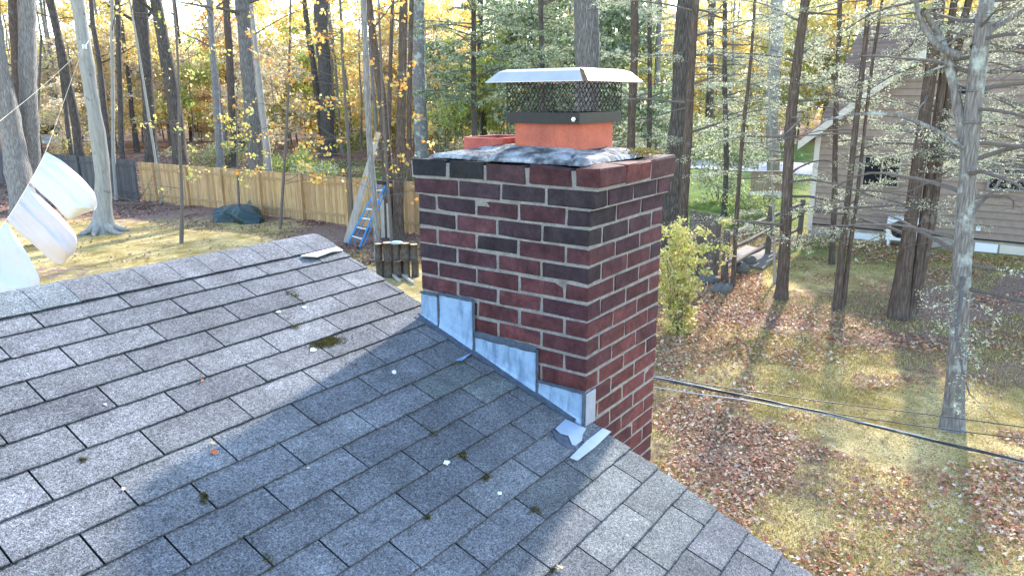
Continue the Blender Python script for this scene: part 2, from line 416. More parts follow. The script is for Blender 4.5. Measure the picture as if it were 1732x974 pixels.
def ridge_caps():
    mb = MB(); y, z = RIDGE[1], RIDGE[2]; w = .165; ex = .128; x = roofP(1.62, 0)[0]; first = True
    k = 0
    while x > HX0:
        xa = x-.30; g = rnd.uniform(.150, .162); col = np.array([g, g*.98, g*1.02])
        if k in (9, 10): col = np.array([.172, .186, .19])
        h0 = .010; h1 = .004
        sec = []
        for (xx, h) in ((x, h1), (xa if k else xa, h0)):
            pass
        # each cap overlaps the next, exposed end faces -X
        def pt(xx, t, h):    # t from -1 (camera side) to 1
            a = abs(t); sgn = -1 if t < 0 else 1
            d = a*w; drop = d*SP; run = d*CP
            rr = .012*math.exp(-(a/.12)**2)
            return np.array([xx, y+sgn*run, z-drop-rr+h+.008])
        ts = [-1, -.85, -.5, -.12, 0, .12, .5, .85, 1]
        V = []; C = []
        for (xx, h) in ((x, .0035), (x-ex*.5, .004), (x-ex-.002, .0048), (x-ex-.002, .003)):
            for t in ts:
                tt = t*(1+rnd.uniform(-.012, .012)) if abs(t) > .9 else t
                V.append(pt(xx, tt, h)); C.append(col*(rnd.uniform(.95, 1.04)))
        n = len(ts)
        F = [(i*n+j, i*n+j+1, (i+1)*n+j+1, (i+1)*n+j) for i in range(3) for j in range(n-1)]
        mb.add(V, F, np.array(C))
        # turned-down thickness along the camera-side edge
        E = []; CC = []
        for (xx, h) in ((x, .003), (x-ex, .006)):
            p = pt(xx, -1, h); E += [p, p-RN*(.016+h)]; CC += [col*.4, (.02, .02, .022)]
        mb.add(E, [(0, 1, 3, 2)], np.array(CC))
        x -= ex; k += 1
    mb.build('ridge_cap', M_SH, house)
ridge_caps()
# lifted pale strip of shingle near the rake
def lifted_strip():
    mb = MB(); q = [(508, 436), (540, 428), (570, 421), (580, 427), (560, 433), (536, 442), (520, 441)]
    v = [roofXY(x, y)+RN*(.012+.012*(i in (4, 5, 6))) for i, (x, y) in enumerate(q)]
    n = len(v); mb.add(v+[p-RN*.004 for p in v], [tuple(range(n)), tuple(range(2*n-1, n-1, -1))]+[(i, n+i, n+(i+1) % n, (i+1) % n) for i in range(n)])
    o = mb.build('roof_patch', mat('bare_felt', (.62, .61, .58), .8, noise=(20, .1)), house); o['label'] = 'curled white strip poking out near the roof edge'
lifted_strip()
# fascia, walls
M_SIDING = mat('house_siding', (.55, .54, .50), .7, noise=(3, .06))
def walls():
    mb = MB(); ea = roofP(0, VEAVE)[1]+.35; eb = 2*RIDGE[1]-ea; zt = roofP(0, VEAVE)[2]-.02
    gx = -.012
    zz = lambda y: RIDGE[2]-.06-abs(y-RIDGE[1])*SP/CP
    # gable wall (with courses), opposite gable and the eave walls
    k = GZ
    while k < RIDGE[2]-.1:
        top = min(k+.12, RIDGE[2]-.07)
        def half(z): return min((RIDGE[2]-.06-z)*CP/SP, RIDGE[1]-ea)
        h0, h1 = half(k), half(top)
        y0 = RIDGE[1]
        mb.add([(gx+.012, y0-h0, k), (gx+.012, y0+h0, k), (gx, y0+h1, top), (gx, y0-h1, top), (gx, y0-h0, k), (gx, y0+h0, k)], [(0, 1, 2, 3), (0, 4, 5, 1)])
        k += .12
    mb.box((HX0+.3, ea, GZ-.2), (gx-.02, ea+.1, zt)); mb.box((HX0+.3, eb-.1, GZ-.2), (gx-.02, eb, zt))
    mb.add([(HX0+.3, ea, GZ), (HX0+.3, eb, GZ), (HX0+.3, eb, zt), (HX0+.3, RIDGE[1], RIDGE[2]-.1), (HX0+.3, ea, zt)], [(0, 4, 3, 2, 1)])
    mb.build('wall', M_SIDING, house)
    fb = MB()
    for sgn in (-1, 1):
        e = np.array([.03, RIDGE[1]+sgn*(RIDGE[1]-ea+.35), roofP(0, VEAVE)[2]-.07]); t = np.array([.045, RIDGE[1], RIDGE[2]-.07])
        fb.add([t+(0, 0, .02), e+(0, 0, .02), e-(0, 0, .09), t-(0, 0, .10), t+(-.02, 0, .02), e+(-.02, 0, .02), e-(.02, 0, .09), t-(.02, 0, .10)],
               [(0, 1, 2, 3), (4, 7, 6, 5), (3, 2, 6, 7), (0, 4, 5, 1)])
    fb.build('rake_board', mat('white_trim', (.75, .75, .74), .5), house)
walls()

# ================================================================== CHIMNEY
BH = .0677; CW, CD = .803, .600
chim = thing('chimney', 'weathered red brick chimney with crumbling mortar crown beside the roof edge', 'chimney', (.3, .4, GZ))
M_BRICK = mat('brick', (1, 1, 1), .85, attr=True, spec=.25, second=((.035, .022, .030), 7, .52, .80, (1, 1, 1.5)), noise=[(11, .42), (45, .3), (220, .3)], bump=[(140, .35, .003), (30, .3, .004)])
M_MORTAR = mat('mortar', (.235, .215, .20), .95, second=((.15, .135, .125), 9, .55, .75), noise=[(25, .25), (160, .25)], bump=[(180, .8, .004), (40, .6, .006)])
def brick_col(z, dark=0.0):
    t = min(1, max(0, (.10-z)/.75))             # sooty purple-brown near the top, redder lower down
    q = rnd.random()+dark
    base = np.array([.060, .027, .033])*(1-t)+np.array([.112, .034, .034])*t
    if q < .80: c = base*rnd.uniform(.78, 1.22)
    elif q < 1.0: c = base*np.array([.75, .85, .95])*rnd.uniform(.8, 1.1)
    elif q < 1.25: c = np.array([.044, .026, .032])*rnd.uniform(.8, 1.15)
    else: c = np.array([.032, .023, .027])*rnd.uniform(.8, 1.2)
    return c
def brick(mb, a, b, z0, z1, col, rough=.0, rot=0):
    j = lambda s: rnd.uniform(-s, s)
    a = np.array([a[0]+j(.0012), a[1]+j(.0012), z0+j(.0012)]); b = np.array([b[0]+j(.0012), b[1]+j(.0012), z1+j(.0012)])
    n0 = len(mb.v); mb.box(a, b, col, rnd.uniform(.002, .0045)); V = mb.v[-1]; V += rng.normal(0, .0028 if rough else .0012, V.shape)
    if rot: c = (a+b)/2; q = V[:, :2]-c[:2]; V[:, 0] = c[0]+q[:, 0]*math.cos(rot)-q[:, 1]*math.sin(rot); V[:, 1] = c[1]+q[:, 0]*math.sin(rot)+q[:, 1]*math.cos(rot)
    if rough: V[:, 2] += (V[:, 0]-a[0])*rough*.6+(V[:, 1]-a[1])*rough
def course(mb, z0, z1, typ, x0, x1, y0, y1, dk, th=.092):
    """ring of bricks around the rectangle; typ picks which face starts with a full brick"""
    m = .010; B = .193
    def run(s, e, start):
        out = []; p = s
        if start < B-.001 and start > 0:
            out.append((p, p+start)); p += start+m
        while p < e-.03:
            q = min(p+B, e)
            if e-q < .05: q = e
            out.append((p, q)); p = q+m
        return out
    if typ == 0:        # camera-left face carries the full corner brick
        for s, e in run(y0, y1, 0): brick(mb, (x0, s), (x0+th, e), z0, z1, brick_col(z0, dk(x0, s)))
        for s, e in run(x0+th+m, x1, 0): brick(mb, (s, y0), (e, y0+th), z0, z1, brick_col(z0, dk(s, y0)))
        for s, e in run(y0+th+m, y1, .092): brick(mb, (x1-th, s), (x1, e), z0, z1, brick_col(z0, 0))
        for s, e in run(x0+th+m, x1-th-m, 0): brick(mb, (s, y1-th), (e, y1), z0, z1, brick_col(z0, 0))
    else:
        for s, e in run(x0, x1, 0): brick(mb, (s, y0), (e, y0+th), z0, z1, brick_col(z0, dk(s, y0)))
        for s, e in run(y0+th+m, y1, 0): brick(mb, (x0, s), (x0+th, e), z0, z1, brick_col(z0, dk(x0, s)))
        for s, e in run(y0+th+m, y1, .193): brick(mb, (x1-th, s), (x1, e), z0, z1, brick_col(z0, 0))
        for s, e in run(x0+th+m, x1-th-m, 0): brick(mb, (s, y1-th), (e, y1), z0, z1, brick_col(z0, 0))
def chimney_bricks():
    mb = MB(); hb = .0103/2
    for k in range(-1, 61):
        zt = -k*BH; z1 = zt-hb; z0 = zt-BH+hb
        if z0 < GZ-.05: break
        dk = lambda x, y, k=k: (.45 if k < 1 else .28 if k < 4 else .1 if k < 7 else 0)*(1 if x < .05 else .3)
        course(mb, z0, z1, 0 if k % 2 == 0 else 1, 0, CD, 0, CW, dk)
    # corbelled courses
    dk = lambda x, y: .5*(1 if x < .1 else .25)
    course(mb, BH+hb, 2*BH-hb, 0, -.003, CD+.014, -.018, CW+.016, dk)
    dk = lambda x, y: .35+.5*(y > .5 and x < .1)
    z0, z1 = 2*BH+hb, .205; th = .092
    def cb(a, b, c=None, dz=0, rot=0): brick(mb, a, b, z0+dz, z1+dz, brick_col(z0, .35) if c is None else np.array(c)*.8, rnd.uniform(-.02, .02), rot or rnd.uniform(-.022, .022))
    # camera-left face of the top course, from the near corner back
    ys = [-.035, .075, .268, .462, .648, .84]
    cb((-.010, -.037), (.19, .058), (.10, .035, .034), .002, .03)          # loose corner brick
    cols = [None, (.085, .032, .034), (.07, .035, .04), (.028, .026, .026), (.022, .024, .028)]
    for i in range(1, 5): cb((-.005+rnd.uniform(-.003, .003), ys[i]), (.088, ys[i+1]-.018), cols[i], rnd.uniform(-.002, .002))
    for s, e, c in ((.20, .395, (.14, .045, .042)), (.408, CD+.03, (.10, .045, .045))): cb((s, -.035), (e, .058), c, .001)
    for s, e in ((.07, .26), (.27, .46), (.47, .66), (.67, .84)): cb((CD-.062, s), (CD+.03, e))
    for s, e in ((.1, .29), (.3, .52)): cb((s, CW-.055), (e, CW+.037))
    mb.build('brickwork', M_BRICK, chim)
    mo = MB(); r = .0035
    r = .0028
    mo.box((r, r, GZ-.1), (CD-r, CW-r, BH+.004)); mo.box((.001, -.014, BH-.003), (CD+.010, CW+.012, 2*BH+.004)); mo.box((.0, -.030, 2*BH-.004), (CD+.024, CW+.030, .196))
    mo.build('mortar_joints', M_MORTAR, chim)
chimney_bricks()
# mortar crown
FX, FY, FS = .215, .185, .30
def crown():
    n, m = 96, 120; x0, x1, y0, y1 = .026, CD-.02, .05, CW-.045
    xs = np.linspace(x0, x1, n); ys = np.linspace(y0, y1, m); X, Y = np.meshgrid(xs, ys, indexing='ij')
    P = np.column_stack([X.ravel(), Y.ravel()])
    dx = np.minimum(P[:, 0]-x0, x1-P[:, 0]); dy = np.minimum(P[:, 1]-y0, y1-P[:, 1]); e = np.minimum(dx, dy)
    # outline wobble
    wob = (vnoise(P, .06, 5)-.5)*.02
    P2 = P+np.column_stack([(P[:, 0]-.3)*wob, (P[:, 1]-.4)*wob])
    z = .222+.036*np.clip(e/.19, 0, 1)**.8+(vnoise(P, .05, 1)-.5)*.004+(vnoise(P, .012, 2)-.5)*.0025+(vnoise(P, .16, 3)-.5)*.009
    # cracks between slabs
    def crack(ax, ay, bx, by, w):
        a = np.array([ax, ay]); b = np.array([bx, by]); d = b-a; L = np.linalg.norm(d); d /= L
        q = P-a; t = np.clip(q@d, 0, L); return np.exp(-((np.linalg.norm(q-np.outer(t, d)+(vnoise(P, .03, 8)-.5)[:, None]*.016, axis=1))/w)**2)
    z -= .016*crack(.0, .47, .22, .50, .006)+.016*crack(0, .085, .215, .19, .005)+.008*crack(.3, 0.02, .36, .18, .004)
    z -= .012*np.exp(-((e)/.006)**2)
    top = np.column_stack([P2, z]); bot = np.column_stack([P2, np.full(len(z), .2125)])
    idx = np.arange(n*m).reshape(n, m); F = np.stack([idx[:-1, :-1], idx[1:, :-1], idx[1:, 1:], idx[:-1, 1:]], -1).reshape(-1, 4)
    per = list(idx[:, 0])+list(idx[-1, 1:])+list(idx[-2::-1, -1])+list(idx[0, -2:0:-1])
    V = np.concatenate([top, bot[per]]); k = len(per); N0 = n*m
    W = np.array([(per[i], N0+i, N0+(i+1) % k, per[(i+1) % k]) for i in range(k)])
    o = mesh_obj('mortar_crown', V, np.concatenate([F, W]), mat('crown_mortar', (.36, .36, .36), .95, second=((.075, .075, .08), 12, .44, .62), noise=[(9, .3), (90, .3)], bump=[(60, .9, .008), (200, .8, .004)]), chim)
    mb = MB()
    for _ in range(900):
        c = np.array([.50+rnd.gauss(0, .05), .06+rnd.gauss(0, .028)+.04*math.sin(20*rnd.random()), .222+rnd.uniform(0, .016)])
        s = rnd.uniform(.003, .008); d = np.array([rnd.gauss(0, 1), rnd.gauss(0, 1), rnd.gauss(.5, .8)])*s
        w = np.array([rnd.gauss(0, 1), rnd.gauss(0, 1), 0])*s*.6
        mb.add([c-w, c+w, c+d], [(0, 1, 2)], np.array([.28, .21, .05])*rnd.uniform(.6, 1.2))
    mb.build('moss_patch', M_LITTER, chim)
crown()
def rrect(x0, y0, sx, sy, r, n=5):
    out = []
    for (cx, cy, a0) in ((x0+sx-r, y0+sy-r, 0), (x0+r, y0+sy-r, 90), (x0+r, y0+r, 180), (x0+sx-r, y0+r, 270)):
        for i in range(n+1):
            a = R(a0+90*i/n); out.append((cx+r*math.cos(a), cy+r*math.sin(a)))
    return out
def ring_wall(mb, outer, inner, z0, z1, col=(1, 1, 1)):
    n = len(outer); V = [(x, y, z0) for x, y in outer]+[(x, y, z1) for x, y in outer]+[(x, y, z1) for x, y in inner]+[(x, y, z0) for x, y in inner]
    F = []
    for i in range(n):
        j = (i+1) % n
        F += [(i, j, n+j, n+i), (n+i, n+j, 2*n+j, 2*n+i), (2*n+i, 2*n+j, 3*n+j, 3*n+i)]
    mb.add(V, F, col)
M_FLUE = mat('clay_flue', (.50, .135, .08), .85, second=((.34, .10, .07), 7, .50, .74, (1, 1, .5)), noise=[(10, .16), (120, .16)], bump=(150, .3, .002))
M_FLUE2 = mat('clay_flue_dusty', (.40, .10, .075), .85, noise=[(14, .3), (120, .15)], bump=(120, .4, .002))
fb = MB(); ring_wall(fb, rrect(FX, FY, FS, FS, .03), rrect(FX+.022, FY+.022, FS-.044, FS-.044, .02), .15, .378); fb.build('flue_tile', M_FLUE, chim, False)
fb = MB(); ring_wall(fb, rrect(.20, .535, .27, .205, .035), rrect(.22, .555, .23, .165, .02), .15, .283); o = fb.build('flue_tile', M_FLUE2, chim, False); o['label'] = 'lower open red clay flue tile behind the capped one'
fb = MB(); fb.box((.215, .55, .15), (.455, .725, .235)); fb.build('flue_plug', mat('flue_black', (.02, .018, .016), 1), chim)  # near-black block closing the open flue below its rim
# chimney cap: band, mesh, lid, bolt
bo = .018
cap = MB(); ring_wall(cap, rrect(FX-bo, FY-bo, FS+2*bo, FS+2*bo, .004, 1), rrect(FX-bo+.004, FY-bo+.004, FS+2*bo-.008, FS+2*bo-.008, .003, 1), .345, .386)
M_BLK = mat('black_metal', (.018, .018, .02), .45, .3, spec=.5, noise=(40, .2))
capo = cap.build('cap_band', M_BLK, chim)
sh = MB(); ring_wall(sh, rrect(FX-bo+.004, FY-bo+.004, FS+2*bo-.008, FS+2*bo-.008, .004, 1), rrect(FX+.022, FY+.022, FS-.044, FS-.044, .02, 1), .396, .400) if False else None
def diamond_screen():
    mb = MB(); a0, a1 = FX-bo+.004, FX+FS+bo-.004; b0, b1 = FY-bo+.004, FY+FS+bo-.004; z0, z1 = .384, .503; L = a1-a0
    nx = 12; cw = L/nx; ch = .0335; rad = .00175
    def seg(f, p, q): mb.tube([f(*p), f(*q)], rad, 4, cap=False)
    for f in (lambda s, z: (a0, b0+s, z), lambda s, z: (a0+s, b0, z), lambda s, z: (a1, b0+s, z), lambda s, z: (a0+s, b1, z)):
        nz_ = int((z1-z0)/(ch/2))
        for k in range(nz_+1):
            z = z0+k*ch/2
            for i in range(nx):
                x = (i+(.5 if k % 2 else 0))*cw
                if x > L: continue
                if z+ch/2 <= z1+.004:
                    if x+cw/2 <= L+1e-6: seg(f, (x, z+.0015), (x+cw/2, z+ch/2-.0015))
                    if x-cw/2 >= -1e-6: seg(f, (x, z+.0015), (x-cw/2, z+ch/2-.0015))
                    mb.tube([f(x, z-.002), f(x, z+.003)], rad*1.25, 4, cap=False)
    for (x, y) in ((a0, b0), (a1, b0), (a0, b1), (a1, b1)): mb.tube([(x, y, z0), (x, y, z1)], .002, 5)
    mb.build('cap_screen', M_BLK, capo)
diamond_screen()
def lid():
    mb = MB(); cx, cy = FX+FS/2, FY+FS/2; H = .232; T = .165; zr, zt = .500, .546; th = .003
    def cor(s, z, g=0): return [(cx-s, cy-s), (cx+s, cy-s), (cx+s, cy+s), (cx-s, cy+s)]
    top = [(x, y, zt) for x, y in cor(T, zt)]; 
    V = list(top); F = [(0, 1, 2, 3)]
    # four flanges with notched corners
    dirs = [((0, 1), (0, -1)), ((1, 2), (1, 0)), ((2, 3), (0, 1)), ((3, 0), (-1, 0))]
    for (i, j), d in dirs:
        p, q = np.array(top[i]), np.array(top[j]); t = (q-p)/np.linalg.norm(q-p); o_ = np.array([d[0], d[1], 0.])*(H-T)
        e = (H-T)*.78
        a = p+o_-t*e+(0, 0, zr-zt); b = q+o_+t*e+(0, 0, zr-zt); k = len(V)
        mid_a = p+o_*.45-t*e*.36+(0, 0, (zr-zt)*.22); mid_b = q+o_*.45+t*e*.36+(0, 0, (zr-zt)*.22)
        V += [p, q, mid_b, mid_a, b, a]; F += [(k, k+3, k+2, k+1), (k+3, k+5, k+4, k+2)]
    V = np.array(V); n = len(V); V2 = np.concatenate([V, V-np.array([0, 0, th])])
    F2 = F+[tuple(n+i for i in reversed(f)) for f in F]
    # rims
    k = 4
    for _ in range(4): F2.append((k+5, n+k+5, n+k+4, k+4)); k += 6
    mb.add(V2, F2); mb.build('cap_lid', mat('steel_lid', (.50, .485, .47), .45, .5, spec=.5, second=((.36, .33, .30), 9, .54, .74), noise=(14, .08), bump=(5, .2, .01)), capo)
lid()
bb = MB(); p = np.array([FX-bo-.001, FY+.004, .363]); bb.tube([p, p-(.016, .004, .001)], .0042, 8); bb.tube([p-(.001, 0, 0), p-(.005, .001, 0)], .0085, 6); bb.build('cap_bolt', mat('zinc', (.8, .8, .8), .35, .8), capo)

# flashing: stepped pieces on the camera-left face
M_ALU = mat('flashing_metal', (.30, .43, .60), .55, .2, spec=.5, second=((.15, .23, .36), 10, .50, .70, (3, 3, .7)), noise=[(60, .08), (7, .14)], bump=[(18, .35, .012), (5, .3, .02)])
M_SEAL = mat('sealant', (.07, .085, .115), .7, noise=(40, .3), bump=(60, .6, .005))
def roofz(y, h=0): return RZ0-(RY0-y)*SP/CP+h/CP
def flashing():
    panels = [(.803, .709, -.352), (.700, .522, -.342), (.512, .214, -.488), (.206, .004, -.612)]
    for i, (ya, yb, zt) in enumerate(panels):
        mb = MB(); n = 14; ys = np.linspace(ya, yb, n); V = []; C = []
        for j, y in enumerate(ys):
            for k in range(6):
                t = k/5; z = roofz(y)+(zt-roofz(y))*t+(rnd.uniform(-.006, .005) if k == 5 else 0)
                V.append((-.0065-rnd.uniform(0, .0012)-(.012*(1-t)**6), y, z))
        F = [(j*6+k, j*6+k+1, (j+1)*6+k+1, (j+1)*6+k) for j in range(n-1) for k in range(5)]
        mb.add(V, F); mb.box((-.006, yb, roofz(yb)+.01), (-.001, ya, zt-.004))
        mb.build('flashing_panel', M_ALU, chim, False)
    sb = MB()
    def bead(a, b, w, t=.006, n=12):
        a = np.array(a, float); b = np.array(b, float); d = (b-a); L = np.linalg.norm(d); d /= L; s = np.cross(d, (1, 0, 0)); V = []
        for i in range(n+1):
            c = a+(b-a)*i/n; ww = w*rnd.uniform(.75, 1.25)
            V += [c+s*ww/2, c+np.array([-t, 0, 0])+s*ww*.25, c+np.array([-t, 0, 0])-s*ww*.25, c-s*ww/2]
        sb.add(V, [(i*4+j, i*4+j+1, i*4+4+j+1, i*4+4+j) for i in range(n) for j in range(3)])
    X = -.0085
    bead((X, .803, -.347), (X, .70, -.347), .012); bead((X, .70, -.338), (X, .517, -.338), .015)
    bead((X, .704, -.345), (X, .704, roofz(.704)), .010); bead((X, .517, -.335), (X, .517, roofz(.517)), .013)
    bead((X, .517, -.480), (X, .21, -.484), .026); bead((X, .210, -.48), (X, .210, roofz(.21)), .012)
    bead((X, .21, -.607), (X, .0, -.608), .014); bead((X-.002, .002, -.60), (X-.002, .002, roofz(.0)+.01), .012)
    # line of sealant where the panels meet the shingles
    n = 40; V = []
    for i in range(n+1):
        y = .815-(.815-.03)*i/n; ww = .018*rnd.uniform(.7, 1.3); z = roofz(y)
        V += [(-.012, y, z+.016), (-.02, y, z+.012), (-.02-ww, y, z+.0085)]
    sb.add(V, [(i*3+j, i*3+j+1, i*3+3+j+1, i*3+3+j) for i in range(n) for j in range(2)])
    sb.build('flashing_sealant', M_SEAL, chim)
    # piece wrapped round the near corner
    mb = MB(); mb.box((-.004, -.0065, roofz(0)-.0), (.066, -.001, -.612), (1, 1, 1), .001); o = mb.build('flashing_panel', mat('dull_flashing', (.34, .37, .46), .55, .3, noise=(20, .12), bump=(30, .3, .01)), chim); o['label'] = 'dull grey flashing folded around the near corner'
    # flat apron pieces on the shingles
    ap = MB()
    def flat(q, h=.010):
        v = [roofXY(x, y)+RN*h for x, y in q]; n = len(v)
        ap.add(v+[p-RN*.003 for p in v], [tuple(range(n)), tuple(range(2*n-1, n-1, -1))]+[(i, n+i, n+(i+1) % n, (i+1) % n) for i in range(n)])
    flat([(955, 712), (990, 728), (984, 738), (983, 748), (972, 757), (966, 755), (960, 740), (946, 736), (938, 728)], .0108)
    flat([(1018, 728), (1032, 734), (1005, 760), (975, 783), (962, 778), (990, 750)], .013)
    ap.build('flashing_apron', mat('pale_flashing', (.40, .48, .58), .45, .4, spec=.5, noise=(14, .1)), chim)
    sp = MB()
    q = [(932, 728), (944, 736), (958, 742), (966, 757), (972, 762), (958, 760), (944, 750), (936, 740)]
    v = [roofXY(x, y)+RN*.0092 for x, y in q]; sp.add(v+[p-RN*.004 for p in v], [tuple(range(8))]+[(i, 8+i, 8+(i+1) % 8, (i+1) % 8) for i in range(8)])
    sp.build('tar_smear', M_SEAL, chim)
    cb = MB(); q = [(797, 600), (769, 613), (780, 617)]; v = [roofXY(x, y)+RN*h for (x, y), h in zip(q, (.012, .012, .022))]
    cb.add(v+[p-RN*.002 for p in v], [(0, 1, 2), (5, 4, 3), (0, 3, 4, 1), (1, 4, 5, 2), (2, 5, 3, 0)]); o = cb.build('flashing_tip', M_ALU, chim); o['label'] = 'bent metal tip sticking out between two shingles'
flashing()
# ================================================================== trees
FH = np.array([AF[0], AF[1], 0]); FH /= np.linalg.norm(FH)
def hd(P): return float((np.asarray(P)-CAM)@FH)
def atH(x, y, D): r = ray(x, y); return CAM+r*(D/(r@FH))
def ppm(D): return FPX/D*.985
def leaf_quads(name, c, size, col, parent=None, m=None, flat=0.0, kind=None, asp=.55, curl=.25):
    c = np.asarray(c, float); n = len(c)
    if n == 0: return None
    size = np.broadcast_to(size, (n,)); col = np.asarray(col, float)
    if col.ndim == 1: col = np.tile(col, (n, 1))
    nr = rng.normal(size=(n, 3)); nr[:, 2] += flat*3; nr /= np.linalg.norm(nr, axis=1)[:, None]
    t = np.cross(nr, rng.normal(size=(n, 3))); t /= np.linalg.norm(t, axis=1)[:, None]+1e-9; b = np.cross(nr, t)
    L = (size/2)[:, None]; W = (size*asp/2)[:, None]
    k = (size*curl*rng.uniform(-.5, 1, n))[:, None]
    v = np.stack([c-t*L, c+b*W+nr*k, c+t*L, c-b*W+nr*k], 1).reshape(-1, 3)
    f = np.arange(4*n).reshape(n, 4)
    return mesh_obj(name, v, f, m or M_LEAF, parent, False, np.repeat(col, 4, 0), kind)
def pal(n, cols, w=None, jit=.18):
    cols = np.array(cols, float); i = rng.choice(len(cols), n, p=None if w is None else np.array(w)/sum(w))
    return np.clip(cols[i]*rng.uniform(1-jit, 1+jit, (n, 1))*rng.uniform(.94, 1.06, (n, 3)), 0, 1)
YEL = [(.82, .62, .16), (.86, .68, .28), (.78, .50, .12), (.72, .62, .24)]
ORA = [(.76, .36, .05), (.78, .44, .08), (.70, .25, .05), (.80, .52, .12)]
TAN = [(.70, .56, .36), (.74, .62, .42), (.60, .46, .28), (.76, .66, .40)]
YGR = [(.48, .52, .12), (.58, .58, .18), (.36, .42, .10), (.68, .62, .18)]
GRN = [(.14, .21, .08), (.20, .27, .11), (.10, .15, .07), (.28, .32, .14)]
SAGE = [(.36, .41, .28), (.48, .51, .37), (.26, .31, .20), (.60, .61, .48)]
CREAM = [(.72, .69, .50), (.58, .60, .38), (.80, .76, .60), (.46, .49, .28)]

def limb(mb, p, d, L, r, droop=.1, n=7, wig=.12, col=(1, 1, 1), sides=5):
    p = np.array(p, float); d = np.array(d, float); d /= np.linalg.norm(d); pts = [p.copy()]; st = L/n
    for i in range(n):
        d = d+np.array([rnd.gauss(0, wig), rnd.gauss(0, wig), rnd.gauss(0, wig*.7)-droop*(i+1)/n]); d /= np.linalg.norm(d)
        p = p+d*st; pts.append(p.copy())
    pts = np.array(pts); mb.tube(pts, np.linspace(r, r*.22, n+1), sides, col, cap=False); return pts

def trunk_path(path, D=None, top=11.0):
    """path of (x, y, width) pixels from the top of the view down to the base -> points going up, radii"""
    if D is None:
        b = path[-1]; P = G(b[0], b[1]); D = hd(P)
        path = list(path)
    pts = [atH(x, y, D) for x, y, w in path]; rad = [w/ppm(D)/2*.80 for x, y, w in path]
    if pts[-1][2] > GZ+.05:
        if len(pts) > 1: dd = pts[-1]-pts[-2]; dd = dd/abs(dd[2])
        else: dd = np.array([0, 0, -1.])
        dd = dd*np.array([.6, .6, 1]); pts.append(pts[-1]+dd*(pts[-1][2]-GZ)); rad.append(rad[-1]*1.12)
    pts = pts[::-1]; rad = rad[::-1]
    dd = pts[-1]-pts[-2]; dd = dd/max(abs(dd[2]), .2); dd[:2] *= .8
    z = pts[-1][2]; nst = 4
    if top > z+.5:
        q = pts[-1]; r = rad[-1]
        for i in range(1, nst+1):
            pts.append(q+dd*((top-z)*i/nst)+np.array([rnd.uniform(-.1, .1), rnd.uniform(-.1, .1), 0])); rad.append(r*(1-.55*i/nst))
    pts = np.array(pts); pts[0][2] = GZ-.08
    # resample
    s = np.concatenate([[0], np.cumsum(np.linalg.norm(np.diff(pts, axis=0), axis=1))]); n = max(12, int(s[-1]/.35)); ss = np.linspace(0, s[-1], n)
    P = np.column_stack([np.interp(ss, s, pts[:, i]) for i in range(3)]); rr = np.interp(ss, s, rad)
    k = np.array([.25, .5, .25]); Q = P.copy()
    for _ in range(2): Q[1:-1] = .25*Q[:-2]+.5*Q[1:-1]+.25*Q[2:]
    wb = min(rr.mean()*.35, .06); a0 = rnd.uniform(0, 6); zz = np.arange(n)
    Q[:, 0] += wb*np.sin(zz*.42+a0)*.6; Q[:, 1] += wb*np.cos(zz*.33+a0)
    rr = rr*(1+.05*np.sin(zz*.9+a0)+.04*np.sin(zz*2.1+a0))
    return Q, rr, D
def make_trunk(mb, P, rr, flare=.5, sides=14, seed=0, roots=0):
    h = P[:, 2]-GZ; rr = rr*(1+flare*np.exp(-np.maximum(h, 0)/.28))
    mb.tube(P, rr, sides, wob=.035, seed=seed)
    for i in range(roots):
        a = i/roots*2*math.pi+rnd.uniform(-.3, .3); d = np.array([math.cos(a), math.sin(a), -.28]); r = rr[0]
        q = P[0]+np.array([0, 0, .38]); pts = [q+d*0]
        L = r*rnd.uniform(1.0, 2.0); n = 6; pts = []
        for j in range(n+1):
            t = j/n; pts.append(np.array([P[0][0]+math.cos(a+.2*t)*(r*.35+L*t), P[0][1]+math.sin(a+.2*t)*(r*.35+L*t), GZ+.32*(1-t)**2.2+.01]))
        mb.tube(pts, np.linspace(r*.34, r*.08, n+1), 7)
def pick(P, rr, z): return np.array([np.interp(z, P[:, 2], P[:, i]) for i in range(3)]), float(np.interp(z, P[:, 2], rr))

def hardwood(label, path, barkm, D=None, top=11., group=None, flare=.5, roots=0, limbs=6, crown=None, seed=0, name='tree', zlo=1.5, cn=900, leafs=.12, cat='tree', lim_len=(2, 4), sides=14):
    P, rr, D = trunk_path(path, D, top); t = thing(name, label, cat, (P[0][0], P[0][1], GZ), group)
    mb = MB(); make_trunk(mb, P, rr, flare, sides, seed, roots); mb.build('trunk', barkm, t, True)
    if limbs:
        lb = MB(); C = []
        for i in range(limbs):
            z = rnd.uniform(zlo, top*.95); q, r = pick(P, rr, z); a = rnd.uniform(0, 2*math.pi)
            L = rnd.uniform(*lim_len); pts = limb(lb, q, (math.cos(a), math.sin(a), rnd.uniform(.2, .9)), L, r*rnd.uniform(.2, .4), -.02, 8, .16)
            for j in range(4):
                k = rnd.randint(2, 7); sp = limb(lb, pts[k], (rnd.gauss(0, 1), rnd.gauss(0, 1), rnd.uniform(-.2, .6)), L*.4, r*.08, .05, 5, .2, sides=4); C.append(sp[2:])
            C.append(pts[4:])
        lb.build('bare_crown', B_TWIG if barkm is not B_DARK else barkm, t, True)
        if crown and C:
            C = np.concatenate(C); n = cn; c = C[rng.integers(0, len(C), n)]+rng.normal(size=(n, 3))*np.array([.35, .35, .28])
            leaf_quads('crown', c, rng.uniform(.6, 1.3, n)*leafs, pal(n, crown), t)
    return t, P, rr, D

